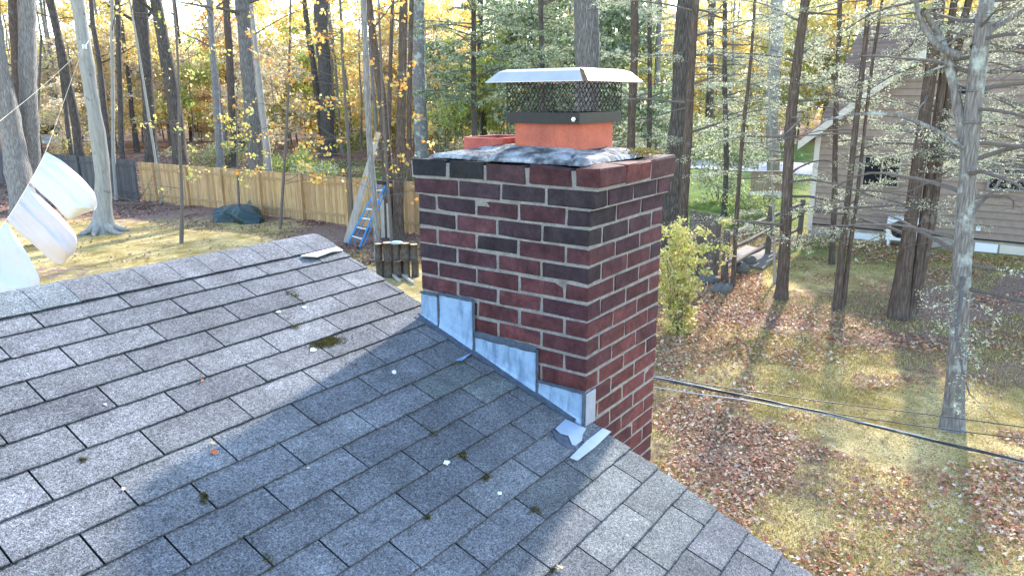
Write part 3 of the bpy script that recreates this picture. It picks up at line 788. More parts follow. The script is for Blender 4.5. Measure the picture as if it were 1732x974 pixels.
# ---- hemlock with long level branches and sparse pale sprays
def hemlock(label, path, barkm, D=None, top=10., group=None, nb=20, zr=(-2.8, 3.4), Lr=(1.2, 3.0), leafy=.7, cols=CREAM+SAGE, flare=.35, seed=0, extra=None, dens=115, sz=.037, name='hemlock_tree', per=1.0, aim=None, sides=12):
    P, rr, D = trunk_path(path, D, top); t = thing(name, label, 'tree', (P[0][0], P[0][1], GZ), group)
    mb = MB(); make_trunk(mb, P, rr, flare, sides, seed)
    mb.build('trunk', barkm, t, True)
    if extra:
        for e in extra:
            P2, r2, _ = trunk_path(e, D, top); P2[0] = P2[0]*.6+P[0]*.4; mb = MB(); make_trunk(mb, P2, r2, flare, 10, seed+1); mb.build('trunk', barkm, t, True)
    lb = MB(); C = []; N = []
    for i in range(nb):
        z = zr[0]+(zr[1]-zr[0])*(i+rnd.random())/nb; q, r = pick(P, rr, z)
        a = rnd.uniform(0, 2*math.pi) if aim is None or rnd.random() < .35 else aim+rnd.gauss(0, .5)
        L = rnd.uniform(*Lr); dd = (math.cos(a), math.sin(a), rnd.uniform(-.05, .3))
        pts = limb(lb, q, dd, L, min(r*.35, .009+.011*L), .07, 9, .10)
        foli = rnd.random() < leafy
        for k in range(2, 10):
            for sgn in (-1, 1):
                if rnd.random() < .15: continue
                dv = pts[min(k, 9)]-pts[k-1]; dv /= np.linalg.norm(dv)+1e-9; sdv = np.cross(dv, (0, 0, 1.))*sgn
                l2 = L*rnd.uniform(.16, .34)*(1.1-.06*k); tw = limb(lb, pts[k], dv*.8+sdv+np.array([0, 0, rnd.uniform(-.15, .15)]), l2, .0055, .08, 4, .16, sides=3)
                if foli:
                    m_ = max(2, int(dens*l2*per)); tt = rng.uniform(.15, 1, m_)*4; ii = np.minimum(tt.astype(int), 3); fr = (tt-ii)[:, None]
                    c = tw[ii]*(1-fr)+tw[ii+1]*fr+rng.normal(size=(m_, 3))*np.array([.055, .055, .03]); C.append(c)
    lb.build('bare_crown', B_TWIG, t, False)
    if C:
        C = np.concatenate(C); n = len(C)
        leaf_quads('foliage', C, rng.uniform(.6, 1.5, n)*sz, pal(n, cols, jit=.25), t, M_NEEDLE, flat=.25, asp=.36)
    return t, P, rr, D

# --- left side
hardwood('pale smooth barked tree with flared roots behind the hanging white cloths', [(128, -20, 25), (140, 60, 25), (158, 180, 27), (172, 290, 30), (177, 370, 34), (177, 392, 40)], B_BEECH, top=9, roots=8, flare=.55, limbs=5, zlo=3, seed=1, lim_len=(1.5, 3))
hardwood('thick grey trunk at the far left edge leaning out of the picture', [(-22, -10, 36), (-8, 90, 38), (14, 200, 40), (32, 290, 46)], B_GREY, D=30, top=10, limbs=3, zlo=4, seed=2)
hardwood('stout light grey trunk second from the left edge, standing upright', [(44, -10, 30), (47, 100, 31), (50, 220, 33), (54, 300, 36)], B_GREY, D=31, top=11, limbs=4, zlo=4, seed=3)
hardwood('darker trunk half hidden behind the stout light grey one', [(22, -10, 17), (27, 120, 17), (32, 290, 19)], B_RED, D=36, top=11, limbs=3, zlo=4, seed=4)
hardwood('slim dark trunk leaning left between the grey pair and the smooth tree', [(82, -10, 14), (104, 90, 15), (123, 180, 16), (138, 280, 18)], B_DARK, D=38, top=12, limbs=4, zlo=4, seed=5)
hardwood('thin dark trunk just left of the leaning slim one', [(90, 20, 7), (102, 110, 8), (118, 240, 9)], B_DARK, D=44, top=12, limbs=3, zlo=4)
hardwood('thin pale grey trunk right of the smooth barked tree', [(189, -10, 6), (190, 120, 7), (192, 262, 7)], B_PALE, D=34, top=10, limbs=4, zlo=3)
hardwood('narrow brown trunk behind the thin pale grey one', [(199, -10, 9), (201, 100, 10), (205, 225, 11)], B_DARK, D=48, top=13, limbs=4, zlo=4)
hardwood('broad black-brown trunk above the left end of the tan fence', [(236, -10, 27), (243, 80, 24), (250, 160, 23), (256, 258, 24)], B_DARK, D=40, top=13, limbs=6, zlo=4, seed=6)
hardwood('broad leaning dark trunk with a pale foot right of the black-brown one', [(262, -10, 20), (276, 70, 24), (292, 160, 27), (306, 265, 30)], B_DARK, D=38, top=12, limbs=5, zlo=4, seed=7)
hardwood('spindly pale sapling crossing in front of the black-brown trunk', [(218, -5, 4), (235, 90, 4), (250, 190, 5), (262, 262, 5)], B_PALE, D=33, top=8, limbs=5, zlo=0, crown=YEL, cn=60, leafs=.13, name='sapling')
hardwood('grey forked trunk left of the thick grey oak by the fence', [(354, -10, 11), (360, 90, 12), (367, 180, 14), (371, 258, 15)], B_GREY, D=46, top=13, limbs=6, zlo=3, seed=8)
hardwood('brown trunk close behind the grey forked one', [(382, -10, 13), (388, 90, 14), (394, 235, 15)], B_RED, D=50, top=14, limbs=5, zlo=4, seed=9)
hardwood('thick straight grey oak trunk rising through a gap in the tan fence', [(409, -15, 29), (418, 90, 28), (427, 200, 30), (434, 290, 33), (437, 325, 38)], B_OAK, D=30, top=12, limbs=7, zlo=3, seed=10)
hardwood('lighter mottled trunk leaning just behind the thick fence gap oak', [(425, 20, 10), (438, 130, 11), (446, 200, 12), (452, 270, 14)], B_PALE, D=36, top=11, limbs=4, zlo=3, seed=11)
hardwood('nearly black double width trunk in the leaf litter beyond the fence', [(541, -10, 26), (545, 60, 27), (551, 150, 25), (554, 236, 28)], B_DARK, D=58, top=16, limbs=7, zlo=4, seed=12, crown=YEL, cn=500, leafs=.25)
hardwood('slimmer dark trunk leaning left against the nearly black one', [(518, 30, 10), (528, 90, 12), (537, 170, 13), (546, 228, 14)], B_DARK, D=59, top=14, limbs=4, zlo=4, seed=13)
hardwood('slender smooth grey maple in front of the blue ladder', [(614, -15, 12), (619, 100, 12), (624, 220, 12.5), (632, 330, 13), (639, 440, 13)], B_GREY, top=7, limbs=0, seed=14, name='maple_sapling')
hardwood('crooked grey brown trunk directly behind the blue ladder', [(620, -20, 14), (634, 80, 15), (648, 170, 18), (654, 280, 21), (657, 402, 25)], B_RED, top=11, limbs=6, zlo=1, seed=15, lim_len=(1.5, 3))
hardwood('knobbly grey brown trunk right of the crooked one', [(683, -15, 16), (681, 90, 17), (678, 200, 18), (676, 300, 20), (674, 404, 24)], B_RED, top=11, limbs=6, zlo=1, seed=16, lim_len=(1.5, 3))
hardwood('narrow brown trunk squeezed between the knobbly and the lichen grey trunks', [(696, -10, 9), (694, 120, 10), (692, 290, 11)], B_RED, D=27, top=11, limbs=3, zlo=3, seed=17)
hardwood('thin trunk between the crooked and the knobbly trunks', [(664, -10, 7), (660, 120, 8), (658, 260, 9)], B_RED, D=31, top=11, limbs=3, zlo=3, seed=18)
hardwood('broad pale grey trunk with lichen left of the chimney top', [(707, -15, 23), (709, 100, 24), (711, 200, 26), (713, 262, 31)], B_LICH, D=44, top=14, limbs=6, zlo=4, seed=19, flare=.35)
hardwood('big straight furrowed oak right behind the chimney cap', [(990, -30, 47), (990, 60, 47), (990, 120, 49), (991, 230, 52)], B_OAK, D=20, top=12, limbs=7, zlo=4, seed=20, sides=20)
hardwood('reddish brown trunk just right of the chimney cap', [(1073, -15, 15), (1072, 100, 15), (1069, 250, 17)], B_RED, D=30, top=12, limbs=8, zlo=1, seed=21)
# --- right side
hardwood('massive dark trunk beside the chimney above the yellow shrub', [(1163, -20, 31), (1157, 60, 34), (1150, 160, 38), (1143, 270, 46), (1139, 372, 56)], B_DARK, D=21, top=11, limbs=5, zlo=3, seed=22, sides=18)
H = [
 ('brown hemlock trunk pressed against the right side of the massive dark trunk', [(1180, -20, 14), (1173, 60, 15), (1166, 150, 16), (1160, 260, 18), (1156, 380, 20)], B_RED, dict(D=19, nb=18, Lr=(1.2, 3.0), leafy=.55, zr=(-1, 6))),
 ('very thin dark sapling trunk beside the split rail fence', [(1277, -20, 5), (1270, 100, 6), (1256, 230, 8), (1246, 370, 9), (1239, 488, 10)], B_RED, dict(nb=20, Lr=(.8, 2.2), leafy=.7, zr=(-3, 5))),
 ('mid sized hemlock trunk left of the neighbour house with its base in moss', [(1363, -20, 17), (1352, 90, 18), (1342, 180, 20), (1333, 300, 21), (1325, 420, 23), (1319, 508, 26)], B_RED, dict(nb=22, Lr=(1.2, 3.2), leafy=.75)),
 ('slender double stemmed hemlock in front of the cream corner board', [(1471, -20, 9), (1462, 80, 10), (1450, 190, 11), (1440, 300, 12), (1425, 420, 14), (1413, 526, 18)], B_RED, dict(nb=20, Lr=(1.0, 2.8), leafy=.8, extra=[[(1450, 330, 7), (1436, 420, 9), (1424, 524, 12)]])),
 ('three stemmed reddish hemlock clump in front of the heat pump', [(1592, -20, 22), (1577, 80, 23), (1562, 180, 24), (1550, 300, 26), (1538, 420, 30), (1520, 538, 38)], B_RED, dict(nb=26, Lr=(1.2, 3.0), leafy=.75, extra=[[(1615, -20, 13), (1597, 120, 15), (1580, 260, 17), (1560, 400, 19), (1537, 530, 22)], [(1640, 0, 14), (1618, 100, 15), (1592, 250, 15), (1572, 390, 17), (1548, 500, 20)]])),
]
for i, (lab, path, bk, kw) in enumerate(H): hemlock(lab, path, bk, seed=30+i, top=9, **kw)
t, PT, RT, DT = hemlock('tall grey lichen spotted trunk nearest the right edge', [(1672, -25, 27), (1662, 60, 30), (1652, 160, 32), (1642, 280, 33), (1632, 400, 35), (1620, 540, 37), (1611, 650, 39), (1607, 724, 44)], B_LICH, nb=26, Lr=(.9, 2.6), leafy=.4, zr=(-2.2, 2.6), top=8, seed=40, sides=18, flare=.25)
# long bare limbs of that tree: the fork on its left and the dark arms on its right
def bare(name_parent, pl, r):
    mb = MB()
    for path, rr_ in pl:
        pts = np.array([atH(x, y, DT) for x, y in path]); s = np.linspace(0, 1, len(pts)); ss = np.linspace(0, 1, 18)
        Q = np.column_stack([np.interp(ss, s, pts[:, i]) for i in range(3)])
        for _ in range(2): Q[1:-1] = .25*Q[:-2]+.5*Q[1:-1]+.25*Q[2:]
        Q[:, :2] += np.outer(np.sin(ss*2.4)*.25, FH[:2])
        rad = np.linspace(rr_, rr_*.45, 18); mb.tube(Q, rad, 7, cap=False)
        for k in range(3, 17, 2): limb(mb, Q[k], (rnd.gauss(0, 1), rnd.gauss(0, 1), rnd.gauss(.1, .5)), rnd.uniform(.3, .9), rad[k]*.35, .03, 6, .25, sides=4)
    mb.build('limb', B_LICH, name_parent, True)
bare(t, [([(1640, 300), (1632, 190), (1622, 110), (1612, 60), (1590, 30), (1575, 14)], .07)], 1)
bare(t, [([(1624, 95), (1600, 80), (1580, 45), (1568, 0), (1560, -30)], .05)], 1)
bare(t, [([(1646, 80), (1680, 58), (1720, 35), (1790, -10)], .045)], 1)
bare(t, [([(1655, 112), (1690, 122), (1735, 118), (1800, 100)], .035)], 1)
bare(t, [([(1630, 250), (1590, 218), (1540, 196), (1470, 192), (1400, 205)], .03)], 1)
hemlock('pale thin stem rising beside the split rail fence post', [(1300, 120, 3), (1304, 250, 4), (1308, 380, 5), (1311, 480, 6)], B_PALE, nb=14, Lr=(.6, 1.8), leafy=.4, zr=(-2.5, 2), top=3.5)
hardwood('pale blue grey trunk seen hazily above the rhododendron', [(1313, -20, 23), (1311, 80, 24), (1308, 180, 25), (1306, 285, 26)], B_PALE, D=34, top=12, limbs=6, zlo=1, seed=50)
hardwood('dark trunk left of the pale blue grey one in the back woods', [(1204, -10, 13), (1202, 100, 14), (1200, 180, 15)], B_RED, D=60, top=15, limbs=4, zlo=3)
hardwood('grey slim trunk in the gap left of the massive dark trunk', [(1115, -10, 10), (1113, 80, 11), (1112, 200, 12)], B_GREY, D=46, top=14, limbs=5, zlo=2)
# extra boughs from an off-picture hemlock on the right
hemlock('hemlock just outside the right edge whose pale boughs reach into view', [(1800, -20, 20), (1796, 200, 22), (1790, 560, 26)], B_RED, nb=44, Lr=(1.5, 3.7), leafy=.9, zr=(-1.4, 3.2), top=9, aim=math.atan2(AR[1], AR[0])+math.pi, seed=61)

# sapling with sparse leaves by the roof ridge
def sapling(label, path, leafcols, nb, nl, zr, Lr, size, group=None, D=None, barkm=None, name='sapling', aim=None, top=4.5, drop=.03):
    P, rr, D = trunk_path(path, D, top); t = thing(name, label, 'sapling', (P[0][0], P[0][1], GZ), group)
    mb = MB(); mb.tube(P, rr, 8); lb = MB(); C = []
    mb.build('trunk', barkm or B_TWIG, t, True)
    for i in range(nb):
        z = rnd.uniform(*zr); q, r = pick(P, rr, z); a = rnd.uniform(0, 6.28) if aim is None else aim+rnd.gauss(0, .45)
        L = rnd.uniform(*Lr); pts = limb(lb, q, (math.cos(a), math.sin(a), rnd.uniform(-.1, .35)), L, .012, drop, 9, .12, sides=4)
        for k in (2, 4, 5, 6, 7, 8):
            tw = limb(lb, pts[k], (rnd.gauss(0, 1), rnd.gauss(0, 1), rnd.gauss(0, .4)), L*.25, .005, .05, 4, .2, sides=3); C.append(tw[1:])
        C.append(pts[5:])
    lb.build('bare_crown', barkm or B_TWIG, t)
    C = np.concatenate(C); ctr = C[rng.integers(0, len(C), nl//4)]; c = np.repeat(ctr, 4, 0)[:nl]+rng.normal(size=(len(np.repeat(ctr, 4, 0)[:nl]), 3))*.07
    leaf_quads('leaves', c, rng.uniform(.7, 1.3, len(c))*size, pal(len(c), leafcols), t, asp=.85, curl=.3)
    return t
LEFT = math.atan2(-AR[1], -AR[0])
sapling('thin bare sapling with few yellow leaves standing in the moss above the ridge', [(292, -10, 4), (302, 110, 4.5), (303, 250, 6), (308, 330, 7), (307, 412, 9)], YEL+YGR, 16, 170, (-2.8, 3.5), (.9, 2.4), .12)
sapling('thin maple with orange and yellow leaves left of the blue ladder', [(575, -20, 5), (580, 120, 6), (590, 260, 7), (598, 396, 8)], YEL+ORA, 20, 420, (-2.4, 3.6), (1, 3.2), .125, aim=LEFT)
sapling('leafy young maple tangled around the ladder and woodpile', [(640, -20, 4), (645, 120, 5), (652, 260, 6), (664, 420, 8)], YEL+ORA, 22, 320, (-2.6, 3), (.8, 2.2), .12)
sapling('young maple with yellow leaves before the right end of the tan fence', [(492, -15, 4), (488, 150, 5), (480, 300, 6), (474, 388, 7)], YEL+ORA+YGR, 18, 330, (-2.6, 3.4), (1, 2.6), .12)
sapling('low yellow leaved sapling by the dark green tarp', [(400, 190, 3), (402, 280, 4), (405, 372, 6)], YEL+YGR, 14, 260, (-3.4, -.2), (.6, 1.6), .12, top=.5)
sapling('wispy sapling with scattered yellow leaves beside the far left trunks', [(70, 60, 4), (64, 190, 5), (58, 320, 6)], YEL+YGR, 14, 220, (-2, 3), (.8, 2.2), .13, top=3.5)

# ---- far woods: individual trees from a few prototypes
def far_proto(name, h, r, barkm, leafc, nl, lean, seedv, spread, ls, lim=9, zlo=.25, label='', group=None):
    t = thing(name, label, 'tree', (0, 0, GZ), group); mb = MB(); P = []
    q = np.array([0, 0, GZ-.1]); n = 10
    for i in range(n+1): P.append(q+np.array([lean*i/n*1.2+rnd.uniform(-.06, .06), rnd.uniform(-.06, .06), h*i/n]))
    P = np.array(P); rr = np.linspace(r, r*.35, n+1); rr[0] *= 1.3; mb.tube(P, rr, 8, wob=.03); mb.build('trunk', barkm, t, True)
    lb = MB(); C = []
    for i in range(lim):
        z = GZ+h*rnd.uniform(zlo, .95); c, _ = pick(P, rr, z); a = rnd.uniform(0, 6.28)
        pts = limb(lb, c, (math.cos(a), math.sin(a), rnd.uniform(.1, .8)), spread*rnd.uniform(.6, 1.2), r*.28, .0, 6, .2, sides=4); C.append(pts[2:])
        for k in (3, 4, 5): C.append(limb(lb, pts[k], (rnd.gauss(0, 1), rnd.gauss(0, 1), rnd.gauss(.2, .5)), spread*.4, r*.1, .05, 4, .2, sides=3)[1:])
    lb.build('bare_crown', barkm, t)
    if nl:
        C = np.concatenate(C); k = max(8, nl//14); ctr = C[rng.integers(0, len(C), k)]+rng.normal(size=(k, 3))*spread*.10
        c = np.repeat(ctr, 14, 0)+rng.normal(size=(k*14, 3))*np.array([.28, .28, .20])*spread*.22
        leaf_quads('crown', c, rng.uniform(.6, 1.4, len(c))*ls, pal(len(c), leafc, jit=.22), t)
    return t
def place_far(x, D): P = atH(x, 165, D); return (P[0], P[1], GZ)
GF = 'bare trunks standing in the far woods'
protos = [far_proto('bare_tree', 17, .17, B_FAR, None, 0, .4, 1, 2.6, .2, 10, .3, 'slim brown trunk among many in the far woods', GF),
          far_proto('bare_tree', 16, .12, B_GREY, None, 0, -.5, 2, 2.2, .2, 9, .3, 'slim grey trunk among many in the far woods', GF),
          far_proto('bare_tree', 18, .23, B_DARK, None, 0, .2, 3, 3, .2, 9, .35, 'dark trunk among many in the far woods', GF)]
used = [0, 0, 0]; xs_ = [rnd.uniform(-260, 1500) for _ in range(84)]
for i, x in enumerate(xs_):
    k = rnd.choice((0, 0, 1, 1, 2)); D = rnd.uniform(50, 100)
    if 1250 < x: D = rnd.uniform(75, 100)
    if 1150 < x < 1330 and D < 60: D += 20
    loc = place_far(x, D)
    if not used[k]: protos[k].location = loc; used[k] = 1
    else: copy_thing(protos[k], loc, rnd.uniform(0, 6.28), rnd.uniform(.8, 1.2), protos[k]['label'])
# coloured understory trees
GU = 'small leafy trees glowing in the back woods'
KIND = {'yellow': (YEL, 'small tree with golden yellow leaves in the back woods'), 'tan': (TAN, 'small tree with tan peach leaves in the back woods'),
        'orange': (ORA, 'small tree with orange leaves in the back woods'), 'ygreen': (YGR, 'small tree with yellow green leaves in the back woods'),
        'sage': (SAGE+GRN, 'grey green hemlock in the back woods'), 'cream': (CREAM+YGR, 'pale cream and lime leaved tree in the back woods')}
UP = {}
for k, (c, lab) in KIND.items():
    UP[k] = [far_proto('understory_tree', 9+rnd.uniform(-1, 1), .07, B_FAR, c, 4200, rnd.uniform(-.5, .5), 5, 3.0, .22, 16, .10, lab, GU), 0]
def put_u(k, x, D, sc=1.0):
    p = UP[k]; loc = place_far(x, D)
    if not p[1]: p[0].location = loc; p[0].scale = (sc,)*3; p[1] = 1
    else: copy_thing(p[0], loc, rnd.uniform(0, 6.28), (sc*rnd.uniform(.9, 1.1), sc*rnd.uniform(.9, 1.1), sc*rnd.uniform(.85, 1.15)), p[0]['label'])
def zone(x0, x1, n, ks, d0, d1, s0=.9, s1=1.5):
    for i in range(n): put_u(rnd.choice(ks), x0+(x1-x0)*(i+rnd.random())/n, rnd.uniform(d0, d1), rnd.uniform(s0, s1))
zone(-240, 100, 10, ['tan', 'tan', 'yellow', 'sage'], 55, 90)
zone(90, 440, 26, ['tan', 'tan', 'yellow', 'tan', 'ygreen', 'tan', 'orange'], 62, 100, 1, 1.5)
zone(430, 760, 26, ['yellow', 'yellow', 'ygreen', 'tan', 'yellow', 'tan'], 56, 95)
zone(440, 740, 5, ['ygreen'], 60, 75, .5, .8)
zone(720, 960, 10, ['yellow', 'yellow', 'orange'], 62, 90)
zone(720, 1120, 13, ['sage', 'sage', 'sage', 'ygreen'], 42, 66, .9, 1.4)
zone(1010, 1350, 20, ['yellow', 'cream', 'ygreen', 'yellow'], 66, 95)
zone(1330, 1760, 20, ['cream', 'ygreen', 'cream', 'yellow'], 66, 92, 1.2, 1.9)
zone(1750, 2100, 6, ['cream', 'yellow'], 50, 90)
# the wood far behind, one glowing mass
def far_mass():
    n = 80000; x = rng.uniform(-420, 2150, n); D = rng.uniform(100, 150, n)
    h = rng.uniform(0, 1, n)**.9*21
    P = np.array([atH(a, 165, b) for a, b in zip(x, D)]); P[:, 2] = GZ+h
    P += rng.normal(size=(n, 3))*.5
    den = vnoise(np.column_stack([x/38, h/2.4]), 1.0, 5); keep = den > .26+.36*np.clip((h-11)/11, 0, 1)*np.where(x > 1150, .25, 1)
    keep &= ~((h > 12) & (vnoise(np.column_stack([x/60, h/4]), 1.0, 77) > np.where(x > 1150, .80, .54)))
    P = P[keep]; x = x[keep]; h = h[keep]; m = len(P); hue = vnoise(np.column_stack([x/70, h/5]), 1.0, 15)
    col = np.empty((m, 3))
    A = pal(m, TAN); Bc = pal(m, YEL); Cc = pal(m, YGR); Dc = pal(m, SAGE); Ec = pal(m, ORA)
    for i in range(m):
        q = hue[i]+rnd.uniform(-.12, .12); xx = x[i]
        if xx < 450: col[i] = A[i] if q < .5 else Bc[i] if q < .70 else Cc[i]
        elif xx < 800: col[i] = Bc[i] if q < .5 else Ec[i] if q < .62 else Cc[i]
        elif xx < 1100: col[i] = Dc[i] if q < .42 else Bc[i] if q < .7 else A[i]
        else: col[i] = Bc[i] if q < .45 else Cc[i] if q < .6 else Dc[i] if q < .8 else A[i]
    leaf_quads('far_woodland', P, rng.uniform(.5, 1.1, m), col, None, M_LEAF, kind='stuff', asp=.7)
far_mass()

# ---- shrubs
def shrub(label, x, y, h, w, cols, n, ls, D=None, group=None, m=None, name='shrub', stems=9, flat=0, asp=.5, fill=False):
    P = G(x, y) if D is None else np.array(place_far(x, D)); t = thing(name, label, 'shrub', (P[0], P[1], GZ), group)
    sb = MB(); C = []
    for i in range(stems):
        a = rnd.uniform(0, 6.28); pts = limb(sb, P+np.array([math.cos(a), math.sin(a), 0])*w*.08, (math.cos(a)*w*.5, math.sin(a)*w*.5, h*.8), h*rnd.uniform(.7, 1.05), .016, .05, 7, .16, sides=4); C.append(pts[1:])
        for k in (2, 3, 4, 5, 6, 7): C.append(limb(sb, pts[k], (rnd.gauss(0, 1), rnd.gauss(0, 1), rnd.gauss(0, .5)), w*.28, .005, .08, 4, .2, sides=3)[1:])
    sb.build('stems', B_TWIG, t)
    if fill: a_ = rng.uniform(0, 6.28, 260); r_ = w*.5*np.sqrt(rng.random(260)); C.append(np.column_stack([P[0]+r_*np.cos(a_), P[1]+r_*np.sin(a_), GZ+.05+h*.88*rng.random(260)**1.1]))
    C = np.concatenate(C); k = n//8; ctr = C[rng.integers(0, len(C), k)]; c = np.repeat(ctr, 8, 0)+rng.normal(size=(k*8, 3))*np.array([1, 1, .8])*w*.07
    c[:, 2] = np.maximum(c[:, 2], GZ+.03)
    leaf_quads('leaves', c, rng.uniform(.6, 1.3, len(c))*ls, pal(len(c), cols, jit=.2), t, m, flat=flat, asp=asp)
    return t
shrub('tall lime and straw yellow shrub at the right foot of the chimney', 1146, 562, 2.45, .68, [(.56, .58, .14), (.70, .64, .24), (.70, .54, .30), (.42, .46, .10), (.76, .68, .34)], 6200, .085, stems=18, fill=True)
shrub('dark glossy rhododendron under the pale trunk beside the road', 1228, 300, 4.5, 3.0, GRN+SAGE+SAGE, 5000, .14, D=33)
shrub('dark evergreen bush at the left corner of the neighbour house', 1318, 400, 1.6, 1.8, GRN, 1800, .09, D=25)
shrub('low green bush beyond the split rail fence by the deck', 1285, 372, 1.5, 2.2, GRN+YGR, 1600, .09, D=27)
GS = 'low bushes along the edge of the back woods'
for i, (x, D, h, w, c, lab) in enumerate([(480, 47, 1.6, 3.4, YGR, 'lime yellow bush lit by the sun behind the tan fence'), (520, 43, 1.1, 2.6, YGR+CREAM, 'low pale lime bush just over the top of the tan fence'),
        (585, 66, 2.8, 5, GRN+YGR, 'green bush at the wood edge left of the crooked trunk'), (760, 66, 3.2, 6, GRN+SAGE, 'wide grey green bush behind the lawn left of the chimney cap'),
        (830, 62, 3.5, 6, GRN+SAGE, 'rounded green bush behind the chimney cap screen'), (345, 50, 2.6, 3.6, YGR+TAN, 'olive yellow bush beyond the middle of the tan fence'),
        (1100, 52, 3.6, 5, GRN+SAGE, 'green bush between the chimney cap and the massive dark trunk'), (1240, 52, 3.4, 7, YGR+CREAM, 'pale lime bush across the road from the split rail fence'),
        (1180, 56, 3, 6, GRN+YGR, 'dark green bush across the road by the massive trunk'), (640, 70, 2.6, 5, YGR+GRN, 'yellow green bush behind the ladder trees'), (120, 58, 2, 4, YEL+TAN, 'golden bush at the street edge behind the smooth barked tree')]):
    shrub(lab, x, 0, h, w, c, 2600, .2, D=D, group=GS)
GL = 'hemlock boughs'
for (x, D, s) in ((760, 34, 1.0), (880, 30, .9), (930, 38, 1.0), (1040, 36, 1)):
    pass
hemlock('grey green hemlock spreading above the left side of the chimney cap', [(800, -30, 9), (801, 80, 10), (803, 230, 12)], B_DARK, D=38, nb=50, Lr=(1.5, 4), leafy=1, cols=SAGE+GRN, zr=(0, 9), top=12, dens=60, sz=.10, per=1.4)
hemlock('dusky hemlock filling the space left of the big furrowed oak', [(915, -30, 9), (916, 60, 10), (918, 230, 12)], B_DARK, D=33, nb=46, Lr=(1.4, 3.6), leafy=1, cols=SAGE+GRN, zr=(.5, 8), top=11, dens=60, sz=.095, per=1.4)
hemlock('grey green hemlock between the furrowed oak and the massive dark trunk', [(1100, -30, 8), (1099, 60, 9), (1098, 230, 10)], B_DARK, D=31, nb=40, Lr=(1.2, 3), leafy=1, cols=SAGE, zr=(-2, 8), top=11, dens=55, sz=.085, per=1.2)
hemlock('pale hemlock rising behind the split rail fence', [(1225, -30, 8), (1226, 60, 9), (1228, 230, 10)], B_DARK, D=29, nb=50, Lr=(1.4, 3.6), leafy=.95, cols=CREAM+SAGE, zr=(-1, 7), top=10, dens=55, sz=.075)
hemlock('pale feathery hemlock in front of the neighbour roof', [(1420, -30, 8), (1418, 60, 9), (1412, 330, 11)], B_RED, D=20, nb=30, Lr=(1.4, 3.4), leafy=.95, cols=CREAM, zr=(-1, 6), top=9, dens=60, sz=.055)

# ================================================================== fences
def board_fence(name, label, a, b, h, m, gap=.004, bw=.14, point=0, panel=2.4, jit=.02, mp=None):
    a = np.array([a[0], a[1]]); b = np.array([b[0], b[1]]); L = np.linalg.norm(b-a); d = (b-a)/L; nrm = np.array([-d[1], d[0]])
    t = thing(name, label, 'fence', (a[0], a[1], GZ)); n = int(L/panel)+1
    for k in range(n):
        s0 = k*panel; s1 = min(L, s0+panel-.02); mb = MB(); s = s0
        while s < s1-.03:
            e = min(s+bw, s1); o = rnd.uniform(-.006, .006); hh = h+rnd.uniform(-jit, jit); c = np.array([1, 1, 1])*rnd.uniform(.72, 1.15)*np.array([1, rnd.uniform(.95, 1.02), rnd.uniform(.9, 1.02)])
            p0 = a+d*(s+gap/2)+nrm*o; p1 = a+d*(e-gap/2)+nrm*o; pm = (p0+p1)/2; z0 = GZ+.02; z1 = GZ+hh; zs = z1-point
            V = []
            for q in (0, .018):
                V += [(*(p0+nrm*q), z0), (*(p1+nrm*q), z0), (*(p1+nrm*q), zs), (*(pm+nrm*q), z1), (*(p0+nrm*q), zs)]
            mb.add(V, [(0, 1, 2, 3, 4), (9, 8, 7, 6, 5), (0, 5, 6, 1), (1, 6, 7, 2), (2, 7, 8, 3), (3, 8, 9, 4), (4, 9, 5, 0)], c); s = e
        for zz in (.35, h*.85):
            p = a+d*s0+nrm*.04; q = a+d*s1+nrm*.04; mb.bar((*p, GZ+zz), (*q, GZ+zz), .04, .09, (.8, .8, .8))
        mb.build('fence_panel', m, t)
        pb = MB(); p = a+d*s0+nrm*.09; pb.box((p[0]-.05, p[1]-.05, GZ-.1), (p[0]+.05, p[1]+.05, GZ+h+.02)); pb.build('post', m, t)
    return t
M_FTAN = mat('fence_tan', (.50, .33, .17), .85, attr=True, second=((.26, .165, .09), 2.2, .5, .75, (6, 6, .6)), noise=[(30, .2, (1, 1, .1))])
M_FGREY = mat('fence_grey', (.115, .11, .115), .9, attr=True, noise=[(30, .35, (1, 1, .1))])
M_FDARK = mat('fence_weathered', (.13, .105, .09), .9, attr=True, noise=[(30, .4, (1, 1, .1))], bump=(40, .4, .01, (1, 1, .1)))
board_fence('board_fence', 'tan cedar board fence crossing behind the ladder and yellow leaves', (16.25, 14.6), (14.95, 32.6), 1.8, M_FTAN, jit=.01)
board_fence('board_fence', 'dark grey weathered board fence on the far left', (14.9, 32.75), (13.4, 52.5), 1.9, M_FGREY)
pa, pb_ = G(1163, 468), G(1213, 476)
board_fence('picket_fence', 'short dark picket fence with pointed tops behind the yellow shrub', pa, pb_, 1.75, M_FDARK, bw=.105, point=.06, jit=.015)
def rail_fence():
    t = thing('split_rail_fence', 'weathered split rail fence running back from the dark picket fence', 'fence', (*G(1224, 478)[:2], GZ)); pts = [G(1224, 476), G(1298, 432), G(1352, 402)]
    for p, h in zip(pts, (1.35, 1.5, 1.3)):
        mb = MB(); mb.box((p[0]-.08, p[1]-.07, GZ-.1), (p[0]+.08, p[1]+.07, GZ+h), (1, 1, 1), .02); mb.build('post', M_FDARK, t)
    for a, b in zip(pts[:-1], pts[1:]):
        for z in (.35, .78, 1.18):
            mb = MB(); n = 8; Q = [np.array([*(a+(b-a)*i/n)[:2], GZ+z+.012*math.sin(i*1.3+z*7)]) for i in range(n+1)]; mb.tube(Q, [.055*rnd.uniform(.8, 1.2) for _ in Q], 7, wob=.12); mb.build('rail', M_FDARK, t, True)
rail_fence()
M_STONE = mat('stone', (.13, .125, .115), .95, noise=[(8, .3), (50, .2)], bump=(20, .6, .02))
